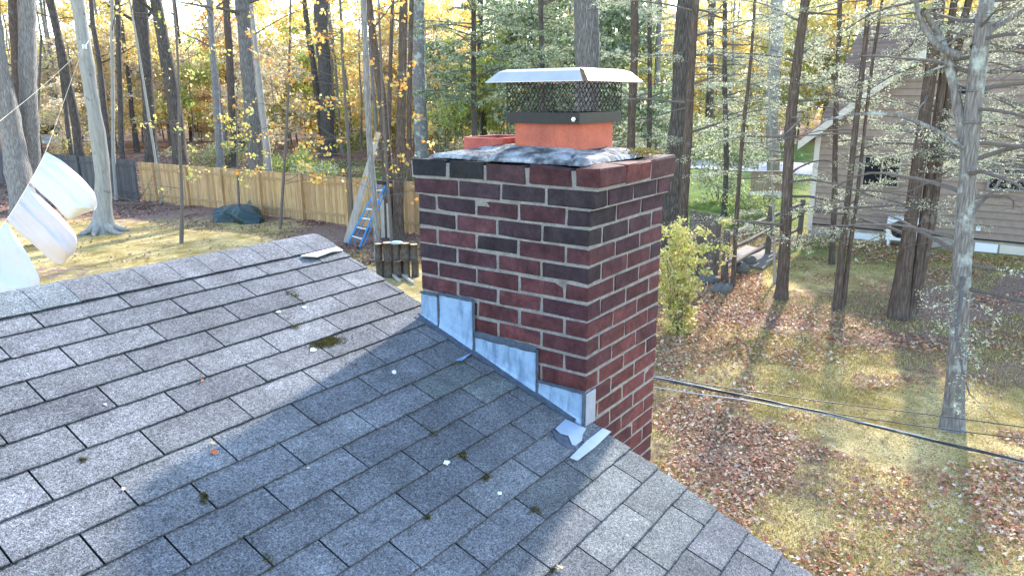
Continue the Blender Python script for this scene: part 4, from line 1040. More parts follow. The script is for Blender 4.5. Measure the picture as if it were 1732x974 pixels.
def rock(p, s, lab, m=M_STONE):
    mb = MB(); n, k = 9, 7; V = []; 
    for j in range(k+1):
        for i in range(n):
            th = math.pi*j/k; a = 2*math.pi*i/n; r = 1+rnd.uniform(-.14, .14); V.append((p[0]+s[0]*r*math.sin(th)*math.cos(a), p[1]+s[1]*r*math.sin(th)*math.sin(a), GZ+s[2]*.6+s[2]*r*math.cos(th)))
    mb.add(V, [(j*n+i, (j+1)*n+i, (j+1)*n+(i+1) % n, j*n+(i+1) % n) for j in range(k) for i in range(n)])
    o = mb.build('rock', m, None, True); tag(o, lab, 'rock', 'rocks at the foot of the fences'); return o
for (x, y, s, lab) in ((1196, 480, (.38, .3, .16), 'flat grey rock at the foot of the dark picket fence'), (1252, 462, (.3, .22, .18), 'grey rock right of the thin sapling by the rail fence'), (1268, 448, (.26, .2, .16), 'small grey rock nearer the rail fence middle post'),
                   (1222, 494, (.42, .25, .15), 'long low rock in front of the rail fence post'), (575, 232, (.8, .5, .35), 'dark rock in the leaf litter beyond the tan fence')): rock(G(x, y), s, lab)
hardwood('short dead stump pole beside the rail fence', [(1229, 410, 5), (1229, 440, 6), (1230, 492, 8)], B_DARK, top=-3.2, limbs=0, name='dead_stem', cat='stump', flare=.1)

# ================================================================== ladder, planks, woodpile, tarp, brush
def ladder():
    b = G(597, 418); t = thing('step_ladder', 'closed blue step ladder leaning against the trees', 'ladder', (b[0], b[1], GZ)); D = hd(b)
    MBl = mat('blue_fibreglass', (.03, .24, .58), .5, noise=(20, .1)); MAl = mat('aluminium', (.6, .62, .64), .4, .7)
    P = lambda x, y, dd=0: atH(x, y, D+dd)
    A0, A1, B0, B1 = P(587, 414), P(640, 312, .25), P(607, 421, -.1), P(653, 309, .15)
    for a, q in ((A0, A1), (B0, B1)):
        mb = MB(); mb.bar(a, q, .05, .10, up=(AF[0], AF[1], 0)); mb.build('rail', MBl, t)
        fb_ = MB(); fb_.bar(a-(0, 0, .02), a+(0, 0, .07), .05, .11, up=(AF[0], AF[1], 0)); fb_.build('foot', M_BLK, t)
    for k in range(1, 7):
        f = k/6.7; mb = MB(); mb.bar(A0+(A1-A0)*f, B0+(B1-B0)*f, .075, .03); mb.build('step', MAl, t)
    for (x0, y0, x1, y1) in ((598, 410, 646, 314), (616, 414, 657, 312)):
        mb = MB(); mb.bar(P(x0, y0, .3), P(x1, y1, .3), .03, .05, up=(AF[0], AF[1], 0)); mb.build('rear_rail', MBl, t)
    mb = MB(); mb.box(np.minimum(A1, B1)-(.04, .04, .0), np.maximum(A1, B1)+(.04, .04, .06), (1, 1, 1), .01); mb.build('top_cap', M_BLK, t)
ladder()
M_PLANK = mat('grey_plank', (.40, .36, .31), .9, noise=[(20, .25, (1, 1, .1))])
D0 = hd(G(588, 410))
for (x0, y0, x1, y1, w, th, lab) in ((585, 410, 640, 224, .17, .03, 'long wide grey plank leaning left of the blue ladder'), (592, 404, 634, 262, .09, .04, 'narrower grey board leaning behind the long wide plank'), (648, 402, 646, 338, .12, .03, 'short upright grey board between ladder and woodpile'), (658, 402, 656, 344, .1, .03, 'short upright grey board closest to the woodpile')):
    mb = MB(); mb.bar(atH(x0, y0, D0), atH(x1, y1, D0+.3), w, th, up=(AF[0], AF[1], 0)); o = mb.build('plank', M_PLANK); tag(o, lab, 'plank', 'boards leaning by the trees')
# upright logs
M_LOG = bark('log_bark', (.05, .04, .034), (.20, .165, .135), None, 1, 2); M_LOGEND = mat('log_end', (.42, .31, .20), .9, noise=[(18, .3)])
base = G(672, 468); dv = AR.copy(); dv[2] = 0; dv /= np.linalg.norm(dv); k = 0
plab = ['leftmost', 'second', 'third', 'fourth', 'fifth']
for row in (0, 1):
    for i in range(5):
        c = base+dv*(-.46+.235*i+rnd.uniform(-.01, .01)); c[2] = GZ+.45*row; r = rnd.uniform(.100, .138); h = .44 if row == 0 else rnd.uniform(.34, .50)
        c[:2] += FH[:2]*rnd.uniform(-.04, .04)
        t = thing('log', '%s upright log from the left in the %s row of the woodpile' % (plab[i], 'lower' if row == 0 else 'upper'), 'log', c, 'upright logs stacked beside the chimney')
        mb = MB(); mb.tube([c, c+(0, 0, h*.5), c+(0, 0, h-.004)], [r, r*.97, r*.95], 10, wob=.13, seed=i+row*5, cap=True); mb.build('bark', M_LOG, t, True)
        mb = MB(); mb.tube([c+(0, 0, h-.004), c+(0, 0, h)], [r*.9, r*.9], 12); mb.build('cut_end', M_LOGEND, t)
c = base+dv*.02+np.array([0, 0, .91]); mb = MB(); mb.tube([c, c+(0, 0, .02), c+(0, 0, .05)], [.16, .17, .12], 16); o = mb.build('pot_lid', mat('blue_grey_plastic', (.33, .42, .52), .5)); tag(o, 'blue grey round lid lying on top of the woodpile', 'lid')
for (x0, y0, x1, y1) in ((640, 440, 700, 482), (630, 462, 690, 470), (646, 452, 676, 478)):
    mb = MB(); mb.bar(G(x0, y0)+(0, 0, .08), G(x1, y1)+(0, 0, .05), .06, .06); o = mb.build('timber', M_PLANK); tag(o, {640: 'grey timber slanting down to the right in front of the woodpile', 630: 'grey timber lying level below the woodpile', 646: 'short grey timber between two others below the woodpile'}[x0], 'timber', 'timbers on the ground by the woodpile')
def tarp():
    p = G(408, 372); n, m = 26, 18; V = []
    for i in range(n):
        for j in range(m):
            a = 2*math.pi*i/n; s = j/(m-1); r = 1-.0; rr_ = (1-s)**.5*(1+.14*math.sin(3*a+1)+.08*math.sin(7*a)); V.append((p[0]+rr_*.8*math.cos(a)+.12*math.sin(9*s+4*a)*(1-s), p[1]+rr_*1.2*math.sin(a), GZ+.62*s**.55*(1+.22*math.sin(3*a+s*5)*(1-s)+.12*math.sin(8*a+s*9)*(1-s))))
    mb = MB(); mb.add(V, [(i*m+j, ((i+1) % n)*m+j, ((i+1) % n)*m+j+1, i*m+j+1) for i in range(n) for j in range(m-1)])
    o = mb.build('tarp', mat('dark_tarp', (.012, .035, .036), .4, spec=.5, bump=(5, .7, .08)), None, False); tag(o, 'dark green crumpled tarp heaped at the foot of the fence gap oak', 'tarp')
tarp()
for i, (x0, y0, x1, y1, r, lab) in enumerate(((192, 350, 300, 362, .055, 'thick grey fallen branch lowest in the brush by the smooth tree'), (200, 340, 292, 352, .045, 'long fallen branch across the middle of the brush'), (226, 322, 272, 350, .035, 'grey branch sloping down from the fence into the brush'), (236, 346, 262, 300, .02, 'thin twiggy branch standing up out of the brush'), (262, 352, 288, 318, .018, 'bare twig rising at the right of the brush'), (205, 345, 232, 318, .015, 'bare twig rising at the left of the brush'))):
    mb = MB(); a = G(x0, y0)+np.array([0, 0, .15]); D_ = hd(a); q = atH(x1, y1, D_) if y1 < 330 else G(x1, y1)+np.array([0, 0, .2])
    pts = limb(mb, a, q-a, np.linalg.norm(q-a), r, 0, 9, .05)
    for k in range(2, 9): limb(mb, pts[k], (rnd.gauss(0, 1), rnd.gauss(0, 1), rnd.uniform(.1, 1)), rnd.uniform(.4, 1.1), r*.35, .02, 5, .2, sides=4)
    o = mb.build('fallen_branch', B_TWIG); tag(o, lab, 'branch', 'dead branches heaped by the fence')

# ================================================================== cloths on the line
M_CLOTH = mat('white_cloth', (.64, .63, .63), .9, noise=[(6, .02)], bump=[(9, .25, .012), (30, .15, .004)])
M_CLOTH2 = mat('pinkish_cloth', (.57, .52, .53), .9, noise=[(6, .02)], bump=[(9, .25, .012), (30, .15, .004)])
def cloth(label, top, bottom, D, m, bulge=.35, belly=0.25, folds=3, seed=0):
    """top / bottom: pixel polylines of the two long edges; lofted between, swollen by the wind"""
    n, k = 40, 26
    def rs(pl):
        pl = np.array(pl, float); s = np.concatenate([[0], np.cumsum(np.linalg.norm(np.diff(pl, axis=0), axis=1))]); s /= s[-1]; q = np.linspace(0, 1, n)
        r = np.column_stack([np.interp(q, s, pl[:, 0]), np.interp(q, s, pl[:, 1])])
        for _ in range(3): r[1:-1] = .25*r[:-2]+.5*r[1:-1]+.25*r[2:]
        return r
    A, Bq = rs(top), rs(bottom); V = []
    for side in (0, 1):
        for i in range(n):
            t = i/(n-1)
            for j in range(k):
                s = j/(k-1); p = A[i]*(1-s)+Bq[i]*s
                bl = math.sin(math.pi*s)**.8*math.sin(math.pi*min(1, t*1.05+.04))**.7
                d = D-bulge*bl*(1 if side == 0 else -.25)+(.028*math.sin(15*s+seed+1.5*t)*(1-t*.6)+.018*math.sin(31*s+seed-3*t)*(1-t)+.045*math.sin(7*t+6*s+seed)*bl)*math.sin(math.pi*s)**.4
                V.append(atH(p[0], p[1], d))
    N0 = n*k; idx = np.arange(N0).reshape(n, k); F = [(idx[i, j], idx[i+1, j], idx[i+1, j+1], idx[i, j+1]) for i in range(n-1) for j in range(k-1)]
    F += [(N0+a, N0+d_, N0+c_, N0+b_) for (a, b_, c_, d_) in F]
    mb = MB(); mb.add(V, F); o = mb.build('hanging_cloth', m, None, True); tag(o, label, 'cloth', 'white cloths pegged on the clothes line')
    return o
cloth('upper white cloth on the line billowing toward the smooth tree', [(78, 257), (105, 272), (138, 300), (160, 325), (166, 348), (160, 357)], [(50, 308), (70, 328), (90, 345), (105, 362), (116, 373), (140, 362), (158, 356)], 11.0, M_CLOTH, .20, seed=1)
cloth('middle pinkish white cloth on the line with a dangling tail', [(48, 313), (72, 336), (101, 363), (121, 386), (131, 402), (130, 420), (124, 432)], [(12, 372), (32, 395), (58, 415), (76, 432), (92, 446), (108, 448), (110, 436)], 9.6, M_CLOTH2, .18, seed=2)
cloth('lowest bright white cloth cut off by the left edge above the ridge', [(11, 375), (28, 400), (48, 432), (64, 462), (68, 474), (66, 486)], [(-60, 440), (-60, 480), (-50, 520), (-20, 540), (20, 540), (60, 520)], 8.2, M_CLOTH, .12, seed=3)
def cable(name, label, pl, r, cat, m, group=None, sides=6):
    pts = np.array([atH(x, y, d) for x, y, d in pl]); s = np.linspace(0, 1, len(pts)); ss = np.linspace(0, 1, 50); Q = np.column_stack([np.interp(ss, s, pts[:, i]) for i in range(3)])
    for _ in range(6): Q[1:-1] = .25*Q[:-2]+.5*Q[1:-1]+.25*Q[2:]
    mb = MB(); mb.tube(Q, r, sides); o = mb.build(name, m, None, True); tag(o, label, cat, group); return Q
M_ROPE = mat('rope', (.40, .36, .28), .9); M_CAB = mat('cable_black', (.02, .022, .026), .45, spec=.5)
D1 = hd(G(177, 392))-.35
cable('clothes_line', 'pale rope from the smooth tree down to the hanging cloths', [(143, 80, D1), (128, 115, 22), (105, 180, 16), (78, 257, 11), (50, 309, 9.6), (11, 374, 8.3), (-60, 450, 7)], .0038, 'rope', M_ROPE)
cable('clothes_line', 'pale rope from the smooth tree slanting to the left edge', [(143, 80, D1), (95, 126, 20), (50, 165, 15), (0, 205, 11), (-70, 258, 8)], .0045, 'rope', M_ROPE)
mb = MB(); p = atH(143, 80, D1); mb.tube([p-FH*.02-(0, 0, .07), p+(0, 0, .07)], [.07, .07], 12); mb.tube([p+(0, 0, .0), p+(0, 0, .22)+FH*.3], .012, 5); o = mb.build('pulley', mat('pulley', (.55, .55, .55), .5, .5)); tag(o, 'small clothes line pulley hooked on the smooth trunk', 'pulley')
# service cables on the right
M_CABL = mat('cable_grey', (.30, .34, .40), .4, .4, spec=.5)
def bundle():
    t = thing('service_cable', 'thick twisted service cable crossing the lawn from behind the chimney', 'cable', atH(1110, 637, 5.6))
    pl = [(1010, 622, 6.0), (1110, 638, 5.6), (1250, 668, 5.2), (1400, 700, 4.85), (1560, 740, 4.6), (1732, 781, 4.35), (1950, 832, 4.1)]
    pts = np.array([atH(x, y, d) for x, y, d in pl]); s = np.linspace(0, 1, len(pts)); ss = np.linspace(0, 1, 120); Q = np.column_stack([np.interp(ss, s, pts[:, i]) for i in range(3)])
    for _ in range(12): Q[1:-1] = .25*Q[:-2]+.5*Q[1:-1]+.25*Q[2:]
    for ph, m, r in ((0, M_CAB, .0058), (2.1, M_CAB, .0054), (4.2, M_CABL, .0040)):
        W = Q.copy(); a = ss*16+ph; W[:, 2] += np.sin(a)*.0075; W[:, :2] += np.outer(np.cos(a)*.0075, np.array([-.6, .8])); mb = MB(); mb.tube(W, r, 6); mb.build('wire', m, t, True)
bundle()
cable('phone_wire', 'thin upper wire sagging across the lawn above the thick cable', [(1010, 615, 6.2), (1110, 636, 5.9), (1230, 656, 5.8), (1400, 680, 5.6), (1560, 699, 5.4), (1729, 722, 5.2), (1950, 750, 5)], .0042, 'wire', M_CAB)
cable('phone_wire', 'thin lower wire crossing the base of the grey trunk', [(1010, 632, 6.1), (1110, 641, 5.8), (1240, 668, 5.6), (1323, 684, 5.5), (1455, 706, 5.4), (1607, 727, 5.3), (1732, 742, 5.2), (1950, 770, 5)], .0042, 'wire', M_CAB)
cable('phone_wire', 'short pale wire leaving the chimney below the thick cable', [(1010, 640, 6.0), (1110, 655, 5.7), (1180, 666, 5.5), (1260, 676, 5.3), (1330, 690, 5.1)], .0038, 'wire', M_CABL)

# ================================================================== neighbour house
def neighbour():
    XW = 23.6; t = thing('neighbour_house', 'brown pink shingled neighbour house with a steep gable behind the hemlocks', 'house', (XW+3, 0, GZ))
    msid = mat('brown_shingle_siding', (.31, .235, .19), .85, attr=True, noise=[(5, .12), (60, .12)]); mtr = mat('cream_trim', (.62, .57, .50), .7, noise=(5, .06)); mroof = mat('brown_roof', (.25, .165, .12), .9, attr=True, noise=[(3, .15), (50, .2)])
    el = onX(1351, 238, XW-.35); pk = onX(1543, 98, XW-.35); slope = (pk[2]-el[2])/(el[1]-pk[1]); yc = onX(1372, 330, XW)[1]
    yA = -1.2; zA = el[2]+slope*(el[1]-yA); yR = 2*yA-el[1]
    zf = GZ+.42; ztop = lambda y: zA-.12-slope*abs(y-yA)
    # siding: overlapping courses on the gable
    mb = MB(); z = zf; ch = .21
    while z < zA-.3:
        z1 = z+ch; half0 = min((zA-.1-z)/slope, yc-yA); half1 = min((zA-.1-z1)/slope, yc-yA)
        if half1 <= 0.05: break
        y = yA-half0
        n = 1; c = np.array([1, 1, 1])*rnd.uniform(.92, 1.06)
        mb.add([(XW-.05, yA-half0, z), (XW-.05, yA+half0, z), (XW, yA+half1, z1), (XW, yA-half1, z1), (XW+.004, yA-half0, z+.012), (XW+.004, yA+half0, z+.012)], [(0, 3, 2, 1), (0, 1, 5, 4)], c); z = z1
    mb.box((XW+.01, yA-(yc-yA), zf-.02), (XW+9, yc, el[2]+slope*(el[1]-yc)-.2), (.9, .9, .9))
    mb.build('wall', msid, t)
    f = MB(); f.box((XW-.005, yA-(yc-yA), GZ-.2), (XW+9, yc-.02, zf-.03)); f.build('foundation', mat('foundation', (.36, .32, .27), .9, noise=(4, .2)), t)
    f = MB(); f.box((XW-.045, yA-(yc-yA), zf-.05), (XW+.02, yc, zf+.02)); f.build('sill_board', M_BLK, t)
    f = MB(); f.box((XW-.06, yc-.14, zf-.25), (XW+.1, yc+.03, el[2]+slope*(el[1]-yc)-.15)); f.build('corner_board', mtr, t)
    # roof slabs, rake boards
    for sg in (1, -1):
        f = MB(); yo = el[1] if sg > 0 else yR; e0 = np.array([XW-.4, yo, el[2]]); r0 = np.array([XW-.4, yA, zA])
        e1 = e0+(9.6, 0, 0); r1 = r0+(9.6, 0, 0); d = np.array([0, 0, -.1]); f.add([e0, r0, r1, e1, e0+d, r0+d, r1+d, e1+d], [(0, 1, 2, 3), (7, 6, 5, 4), (0, 4, 5, 1), (1, 5, 6, 2), (2, 6, 7, 3), (3, 7, 4, 0)], (.9, .9, .9)); f.build('roof', mroof, t)
        f = MB(); q = np.array([-.03, 0, -.03]); w = np.array([0, 0, -.27]); f.add([e0+q, r0+q, r0+q+w, e0+q+w, e0+q+(.05, 0, 0), r0+q+(.05, 0, 0), r0+q+w+(.05, 0, 0), e0+q+w+(.05, 0, 0)], [(0, 3, 2, 1), (4, 5, 6, 7), (0, 1, 5, 4), (3, 7, 6, 2), (0, 4, 7, 3)]); f.build('rake_board', mtr, t)
    # main block behind with a roof slope facing the camera
    f = MB(); X0, X1 = XW+1.2, XW+6.5; ze = el[2]+.15; zr = ze+3.9; ya, yb = el[1]-.15, -14
    rows = 22
    for i in range(rows):
        a, b = i/rows, (i+1)/rows; c = np.array([1, 1, 1])*rnd.uniform(.85, 1.1)
        f.add([(X0+(X1-X0)*a, ya, ze+(zr-ze)*a+.03), (X0+(X1-X0)*a, yb, ze+(zr-ze)*a+.03), (X0+(X1-X0)*b, yb, ze+(zr-ze)*b), (X0+(X1-X0)*b, ya, ze+(zr-ze)*b), (X0+(X1-X0)*a, ya, ze+(zr-ze)*a), (X0+(X1-X0)*a, yb, ze+(zr-ze)*a)], [(0, 3, 2, 1), (0, 1, 5, 4)], c)
    f.add([(X1, ya, zr), (X1, yb, zr), (2*X1-X0, yb, ze), (2*X1-X0, ya, ze), (X0, ya, ze), (X0, yb, ze)], [(0, 3, 2, 1), (0, 4, 3), (1, 2, 5), (4, 5, 2, 3)], (.9, .9, .9)); f.build('roof', mroof, t)
    # windows
    mg = mat('dark_glass', (.012, .014, .018), .5, 0, spec=.12); mfr = mat('window_frame', (.25, .22, .20), .6)
    for (x0, y0, x1, y1) in ((1462, 262, 1521, 319), (1674, 282, 1745, 326), (1610, 142, 1640, 163)):
        a, b = onX(x0, y0, XW-.03), onX(x1, y1, XW-.03); ya_, yb_ = max(a[1], b[1]), min(a[1], b[1]); za_, zb_ = max(a[2], b[2]), min(a[2], b[2])
        w = MB(); fw = .07
        for (A_, B_) in (((ya_, za_), (yb_, za_-fw)), ((ya_, zb_+fw), (yb_, zb_)), ((ya_, za_-fw), (ya_-fw, zb_+fw)), ((yb_+fw, za_-fw), (yb_, zb_+fw)), (((ya_+yb_)/2+.025, za_-fw), ((ya_+yb_)/2-.025, zb_+fw))):
            w.box((XW-.115, A_[0], A_[1]), (XW-.005, B_[0], B_[1]))
        o = w.build('window', mfr, t); g = MB(); g.box((XW-.085, ya_-.03, zb_+.03), (XW-.07, yb_+.03, za_-.03)); g.build('pane', mg, o)
    mw = mat('vent_white', (.78, .8, .82), .5)
    for (x0, y0, x1, y1, m) in ((1446, 393, 1487, 408, mw), (1650, 410, 1686, 428, mw), (1692, 414, 1750, 434, mtr)):
        a, b = onX(x0, y0, XW-.02), onX(x1, y1, XW-.02); w = MB(); w.box((XW-.05, a[1], a[2]), (XW-.006, b[1], b[2])); w.build('foundation_vent', m, t)
    w = MB(); a = onX(1655, 386, XW-.03); w.box(a-(.05, .06, .08), a+(.02, .06, .08), (1, 1, 1), .01); w.build('outlet_box', mw, t)
    # heat pump
    a = onX(1500, 382, XW-.55); b = onX(1548, 418, XW-.55)
    hp = thing('heat_pump', 'white outdoor heat pump with round fan beside the foundation', 'heat pump', (XW-.4, (a[1]+b[1])/2, GZ))
    y0, y1 = min(a[1], b[1]), max(a[1], b[1]); z0, z1 = GZ+.2, GZ+.2+.72
    w = MB(); w.box((XW-.6, y0, z0), (XW-.25, y1, z1), (1, 1, 1), .015); w.build('casing', mw, hp)
    cy, cz = y0+(y1-y0)*.55, (z0+z1)/2; w = MB()
    w.tube([(XW-.604, cy, cz), (XW-.597, cy, cz)], [.27, .27], 28); fan = w.build('fan_opening', M_BLK, hp)
    w = MB(); 
    for r in (.08, .14, .2, .26): 
        ring = [(XW-.612, cy+r*math.cos(q*math.pi/16), cz+r*math.sin(q*math.pi/16)) for q in range(33)]; w.tube(ring, .004, 4, cap=False)
    for q in range(12): w.bar((XW-.612, cy, cz), (XW-.612, cy+.27*math.cos(q*math.pi/6), cz+.27*math.sin(q*math.pi/6)), .006, .006)
    w.build('grille', M_BLK, hp)
    for yy in (y0+.1, y1-.1): w = MB(); w.box((XW-.62, yy-.03, GZ), (XW-.22, yy+.03, z0)); w.build('foot', mw, hp)
    # small deck on the left
    dk = thing('deck', 'small raised wooden deck with vertical rail boards left of the neighbour house', 'deck', (27, 8, GZ)); md = mat('deck_wood', (.36, .28, .21), .85, noise=(6, .2))
    D_ = 29.0; pa_, pb = atH(1268, 325, D_), atH(1332, 325, D_); zt_ = atH(1268, 291, D_)[2]; zb_ = pa_[2]
    w = MB(); dd = (pb-pa_)[:2]; L = np.linalg.norm(dd); dd /= L; n = 14
    for i in range(n):
        q = pa_[:2]+dd*(i+.5)*L/n; w.bar((*q, zb_), (*q, zt_), L/n*.8, .03, up=(AF[0], AF[1], 0))
    w.bar((*pa_[:2], zt_), (*pb[:2], zt_), .08, .06); w.build('railing', md, dk)
    w = MB(); w.bar((*pa_[:2], zb_-.05), (*pb[:2], zb_-.05), .2, .14); w.build('deck_edge', mw, dk)
    w = MB()
    for f_ in (0.02, .5, .98): q = pa_[:2]+dd*L*f_; w.bar((*q, GZ-.1), (*q, zb_-.1), .12, .12)
    w.build('post', md, dk)
neighbour()
def far_house(label, x0, x1, yt, yb, D, wallc, roofc, hr):
    a, b = place_far(x0, D), place_far(x1, D); P0 = np.array(a[:2]); P1 = np.array(b[:2]); d = P1-P0; L = np.linalg.norm(d); d /= L; nrm = FH[:2]; dep = 7
    t = thing('far_house', label, 'house', ((P0[0]+P1[0])/2, (P0[1]+P1[1])/2, GZ)); h = 2.7
    c = [P0, P1, P1+nrm*dep, P0+nrm*dep]; w = MB(); w.add([(*q, GZ-.1) for q in c]+[(*q, GZ+h) for q in c], [(0, 1, 5, 4), (1, 2, 6, 5), (2, 3, 7, 6), (3, 0, 4, 7)]); w.build('wall', mat('far_wall', wallc, .8), t)
    o = .4; e = [P0-d*o-nrm*o, P1+d*o-nrm*o, P1+d*o+nrm*(dep+o), P0-d*o+nrm*(dep+o)]; r0 = (e[0]+e[3])/2; r1 = (e[1]+e[2])/2
    w = MB(); w.add([(*q, GZ+h-.05) for q in e]+[(*r0, GZ+h+hr), (*r1, GZ+h+hr)], [(0, 1, 5, 4), (2, 3, 4, 5), (0, 4, 3), (1, 2, 5), (3, 2, 1, 0)]); w.build('roof', mat('far_roof', roofc, .9, noise=(2, .15)), t)
    for f in (.2, .5, .8):
        q = P0+d*L*f-nrm*.03; w = MB(); w.bar((*q, GZ+1), (*q, GZ+2.1), 1.1, .05, up=(AF[0], AF[1], 0)); w.build('window', mat('far_window', (.03, .035, .04), .2), t)
far_house('low house with a pinkish roof far behind the middle of the tan fence', 318, 385, 0, 0, 82, (.62, .55, .54), (.46, .36, .36), 2.2)
far_house('pale blue grey house beyond the street on the far left', 58, 92, 0, 0, 78, (.50, .55, .62), (.36, .40, .46), 2.2)

# ================================================================== fallen leaves
def litter(name, n, region, size, cols, dens_scale=1.3, thr=.45, seed=3, kind='stuff', soft=.25, mask=None):
    P = []
    tot = 0
    while tot < n:
        c = region(n*2); w = vnoise(c, dens_scale, seed)*.6+vnoise(c, dens_scale*.35, seed+1)*.4; pr = np.clip((w-thr)/soft, .03, 1)
        if mask: pr = pr*mask(c)
        keep = rng.random(len(c)) < pr; c = c[keep]; P.append(c); tot += len(c)
    P = np.concatenate(P)[:n]; m = len(P); zg = GZ+(vnoise(P, 3.0, 3)-.5)*.10+(vnoise(P, 9, 4)-.5)*.12
    # ragged five-lobed outline, creased
    k = 10; a = np.arange(k)/k*2*np.pi; rad = np.array([1, .48, .82, .45, .62, .35, .62, .45, .82, .48])
    yaw = rng.uniform(0, 2*np.pi, m); sz = size*rng.uniform(.55, 1.25, m)/2; tilt = rng.normal(0, .38, (m, 2)); fold = rng.uniform(-.1, .75, m)
    rr_ = rad[None]*rng.uniform(.8, 1.15, (m, k)); lx = rr_*np.cos(a); ly = rr_*np.sin(a)*rng.uniform(.55, 1, (m, 1)); lz = np.abs(ly)*fold[:, None]+lx*tilt[:, :1]+ly*tilt[:, 1:]+rng.uniform(-.12, .12, (m, k))
    X = (lx*np.cos(yaw)[:, None]-ly*np.sin(yaw)[:, None])*sz[:, None]+P[:, :1]; Y = (lx*np.sin(yaw)[:, None]+ly*np.cos(yaw)[:, None])*sz[:, None]+P[:, 1:2]; Z = zg[:, None]+.012+sz[:, None]*.35+lz*sz[:, None]
    V = np.stack([X, Y, np.maximum(Z, zg[:, None]+.004)], -1).reshape(-1, 3)
    base_ = (np.arange(m)*k)[:, None]
    F = np.concatenate([base_+np.array([[0, 1, 2, 5]]), base_+np.array([[2, 3, 4, 5]]), base_+np.array([[0, 5, 8, 9]]), base_+np.array([[5, 6, 7, 8]])])
    return mesh_obj(name, V, F, M_LITTER, None, False, np.repeat(pal(m, cols, jit=.3), k, 0), kind)
def fan(s0, s1, d0, d1, pw=1.0):
    def f(n):
        s = rng.uniform(s0, s1, n); d = np.sqrt(rng.uniform(d0**2, d1**2, n)) if pw == 1 else d0+(d1-d0)*rng.uniform(0, 1, n)**pw
        return CAM[:2]+np.outer(d, FH[:2])+(d*s)[:, None]*np.array([AR[0], AR[1]])
    return f
DRY = [(.48, .25, .14), (.58, .38, .24), (.40, .20, .12), (.72, .56, .42), (.34, .18, .11), (.48, .15, .07), (.60, .32, .18)]
litter('fallen_leaves', 13500, fan(.12, .82, 4.6, 13.5), .078, DRY, 1.5, .50, 3, soft=.2)
litter('fallen_leaves', 9500, fan(.10, .80, 12, 21), .095, DRY+[(.60, .38, .14)], 2.2, .46, 8, soft=.14)
litter('fallen_leaves', 9000, fan(.12, .36, 10, 19), .095, DRY, 2.5, .2, 12)
def bed(c):
    d = (c-CAM[:2])@FH[:2]; s = ((c-CAM[:2])@AR[:2])/d; n_ = vnoise(c, 1.8, 44)*3.0
    lim = np.where(s < -.33, 25.0, 20.0)+np.clip((s+.40)*-10, -2, 2)
    return np.clip((d+n_-1.5-lim)/2.0, .07, 1)
litter('fallen_leaves', 26000, fan(-.80, -.02, 20, 36), .12, [(.24, .12, .085), (.32, .17, .12), (.17, .085, .06), (.40, .26, .2), (.28, .13, .08)], 3, .28, 15, mask=bed)
litter('fallen_leaves', 22000, fan(-.75, .0, 34, 60), .20, [(.30, .15, .10), (.38, .22, .15), (.22, .11, .08), (.46, .30, .22)], 5, .25, 18)
litter('fallen_leaves', 9000, fan(.12, .85, 20, 26), .12, DRY+[(.60, .38, .14)], 2, .42, 23)
# short moss and grass tufts
def tufts(n, region, h, cols, thr, seed):
    c = region(n*2); w = vnoise(c, 1.6, seed); c = c[rng.random(len(c)) < np.clip((w-thr)/.2, .05, 1)][:n]; m = len(c)
    zg = GZ+(vnoise(c, 3.0, 3)-.5)*.10+(vnoise(c, 9, 4)-.5)*.12; a = rng.uniform(0, 6.28, m); w_ = h*.16; d = np.column_stack([np.cos(a), np.sin(a)])*w_; hh = h*rng.uniform(.4, 1.2, m); ln = rng.normal(0, .45, (m, 2))*hh[:, None]
    V = np.stack([np.column_stack([c-d, zg]), np.column_stack([c+d, zg]), np.column_stack([c+ln, zg+hh])], 1).reshape(-1, 3)
    mesh_obj('grass', V, np.arange(3*m).reshape(m, 3), M_LITTER, None, False, np.repeat(pal(m, cols, jit=.25), 3, 0), 'stuff')
tufts(60000, fan(.10, .85, 4.6, 13), .035, [(.54, .41, .15), (.40, .31, .09), (.66, .50, .22), (.30, .24, .06)], .35, 31)
tufts(40000, fan(.10, .85, 12, 24), .06, [(.40, .32, .10), (.26, .26, .06), (.56, .45, .20)], .35, 33)

# ================================================================== bits on the roof
def roofu(P): return P
def moss(name, spots):
    mb = MB()
    for (x, y, sx, sy, n) in spots:
        for _ in range(int(n*1.5)):
            p = roofXY(x+rnd.gauss(0, sx), y+rnd.gauss(0, sy))+RN*.0035; s = rnd.uniform(.0012, .0034)
            u_ = np.array([rnd.gauss(0, 1), rnd.gauss(0, 1), rnd.gauss(0, 1)])*s; w_ = np.array([rnd.gauss(0, 1), rnd.gauss(0, 1), rnd.gauss(0, .5)])*s; h_ = RN*s*rnd.uniform(.8, 2.6)+u_*.3
            mb.add([p-w_*.7, p+w_*.7, p+h_], [(0, 1, 2)], np.array(rnd.choice([(.09, .085, .03), (.14, .13, .04), (.05, .045, .02), (.18, .14, .05)])))
    o = mb.build(name, M_LITTER, None, False, 'stuff'); return o
moss('moss', [(548, 582, 14, 4.5, 900), (562, 576, 9, 3, 400), (590, 570, 16, 8, 60), (500, 503, 4, 3, 90), (507, 512, 5, 2.5, 160), (492, 497, 4, 3, 50), (498, 551, 5, 3, 120), (485, 541, 6, 5, 40),
              (345, 845, 4, 6, 260), (140, 779, 3, 2, 60), (452, 950, 5, 5, 260), (455, 957, 4, 4, 120), (731, 731, 5, 3, 180), (718, 722, 5, 4, 50), (779, 769, 5, 2.5, 120), (785, 775, 3, 3, 50), (822, 806, 4, 3, 90), (905, 867, 6, 4.5, 320), (722, 876, 5, 3, 90), (932, 965, 4, 4, 90), (568, 600, 5, 3, 60), (820, 812, 3, 2, 50), (600, 618, 6, 2, 30)])
M_CHIP = mat('white_chip', (.80, .80, .76), .7)
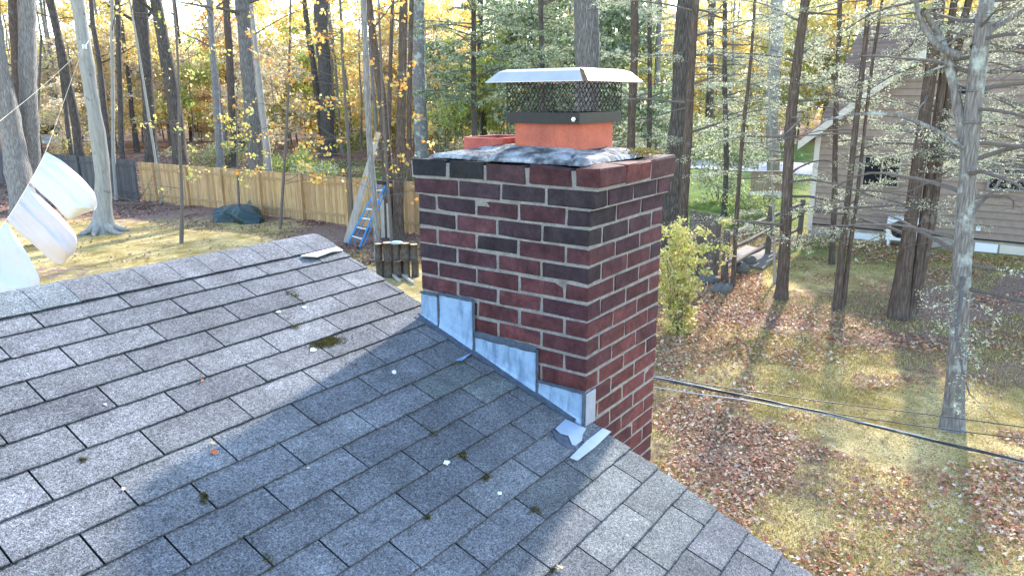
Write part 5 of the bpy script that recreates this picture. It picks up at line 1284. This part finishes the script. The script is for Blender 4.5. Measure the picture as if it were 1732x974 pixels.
for i, (x, y, s, lab) in enumerate(((666, 631, .011, 'white fleck on a shaded shingle below the bent metal tip'), (755, 784, .012, 'white fleck beside moss in the shaded middle of the roof'), (844, 836, .009, 'small white fleck lowest on the roof right of centre'), (529, 593, .013, 'largest white fleck just below the moss patch'), (515, 521, .009, 'white fleck under the short strip of moss'), (471, 529, .009, 'white fleck at the top of a shingle slot left of the moss strip'))):
    p = roofXY(x, y)+RN*.0045; mb = MB(); n = 9; s *= 1.15
    e1 = np.array([1, 0, 0]); e2 = np.cross(RN, e1); V = [p+(e1*math.cos(a)+e2*math.sin(a)*.8)*s*rnd.uniform(.6, 1.1) for a in [k*2*math.pi/n for k in range(n)]]
    mb.add(V+[q+RN*.0025*rnd.uniform(.5, 1.4) for q in V], [tuple(range(n-1, -1, -1)), tuple(range(n, 2*n))]+[(k, (k+1) % n, n+(k+1) % n, n+k) for k in range(n)]); o = mb.build('fleck', M_CHIP); tag(o, lab, 'fleck', 'white flecks lying on the shingles')
def roof_leaf(x, y, s, col, lab, ang=0):
    mb = MB(); p = roofXY(x, y)+RN*.006; e1 = np.array([math.cos(ang), math.sin(ang)*CP, math.sin(ang)*SP]); e2 = np.cross(RN, e1); out = [(1, 0), (.5, .2), (.55, .6), (.1, .35), (-.3, .6), (-.5, .15), (-1.1, 0), (-.5, -.15), (-.3, -.6), (.1, -.35), (.55, -.6), (.5, -.2)]
    V = [p+(e1*a+e2*b)*s+RN*(abs(b)*.6*s+.3*s*max(0, -a)) for a, b in out]; mb.add(V, [(0, 1, 11), (1, 2, 3, 9, 10, 11), (3, 4, 5, 7, 8, 9), (5, 6, 7)], col); o = mb.build('leaf', M_LITTER); tag(o, lab, 'leaf', 'dry leaves lying on the roof')
roof_leaf(362, 768, .017, (.62, .13, .03), 'bright orange red leaf curled on a sunlit shingle', 1.2)
roof_leaf(359, 752, .012, (.62, .45, .28), 'pale tan leaf scrap just above the orange red leaf', 2.0)
roof_leaf(342, 646, .009, (.45, .14, .05), 'tiny rust brown leaf bit in a sunlit shingle joint', .5)
roof_leaf(178, 687, .009, (.6, .48, .38), 'tiny pale leaf bit in a slot left of the rust brown bit', 1.5)
roof_leaf(209, 830, .010, (.62, .47, .36), 'small beige leaf bit in a slot near the lower left', .9)
roof_leaf(945, 962, .016, (.46, .34, .20), 'crumpled brown leaf at the bottom edge of the picture', 2.4)
roof_leaf(521, 794, .007, (.6, .6, .35), 'tiny yellowish leaf speck in the shaded shingles', 2.4)
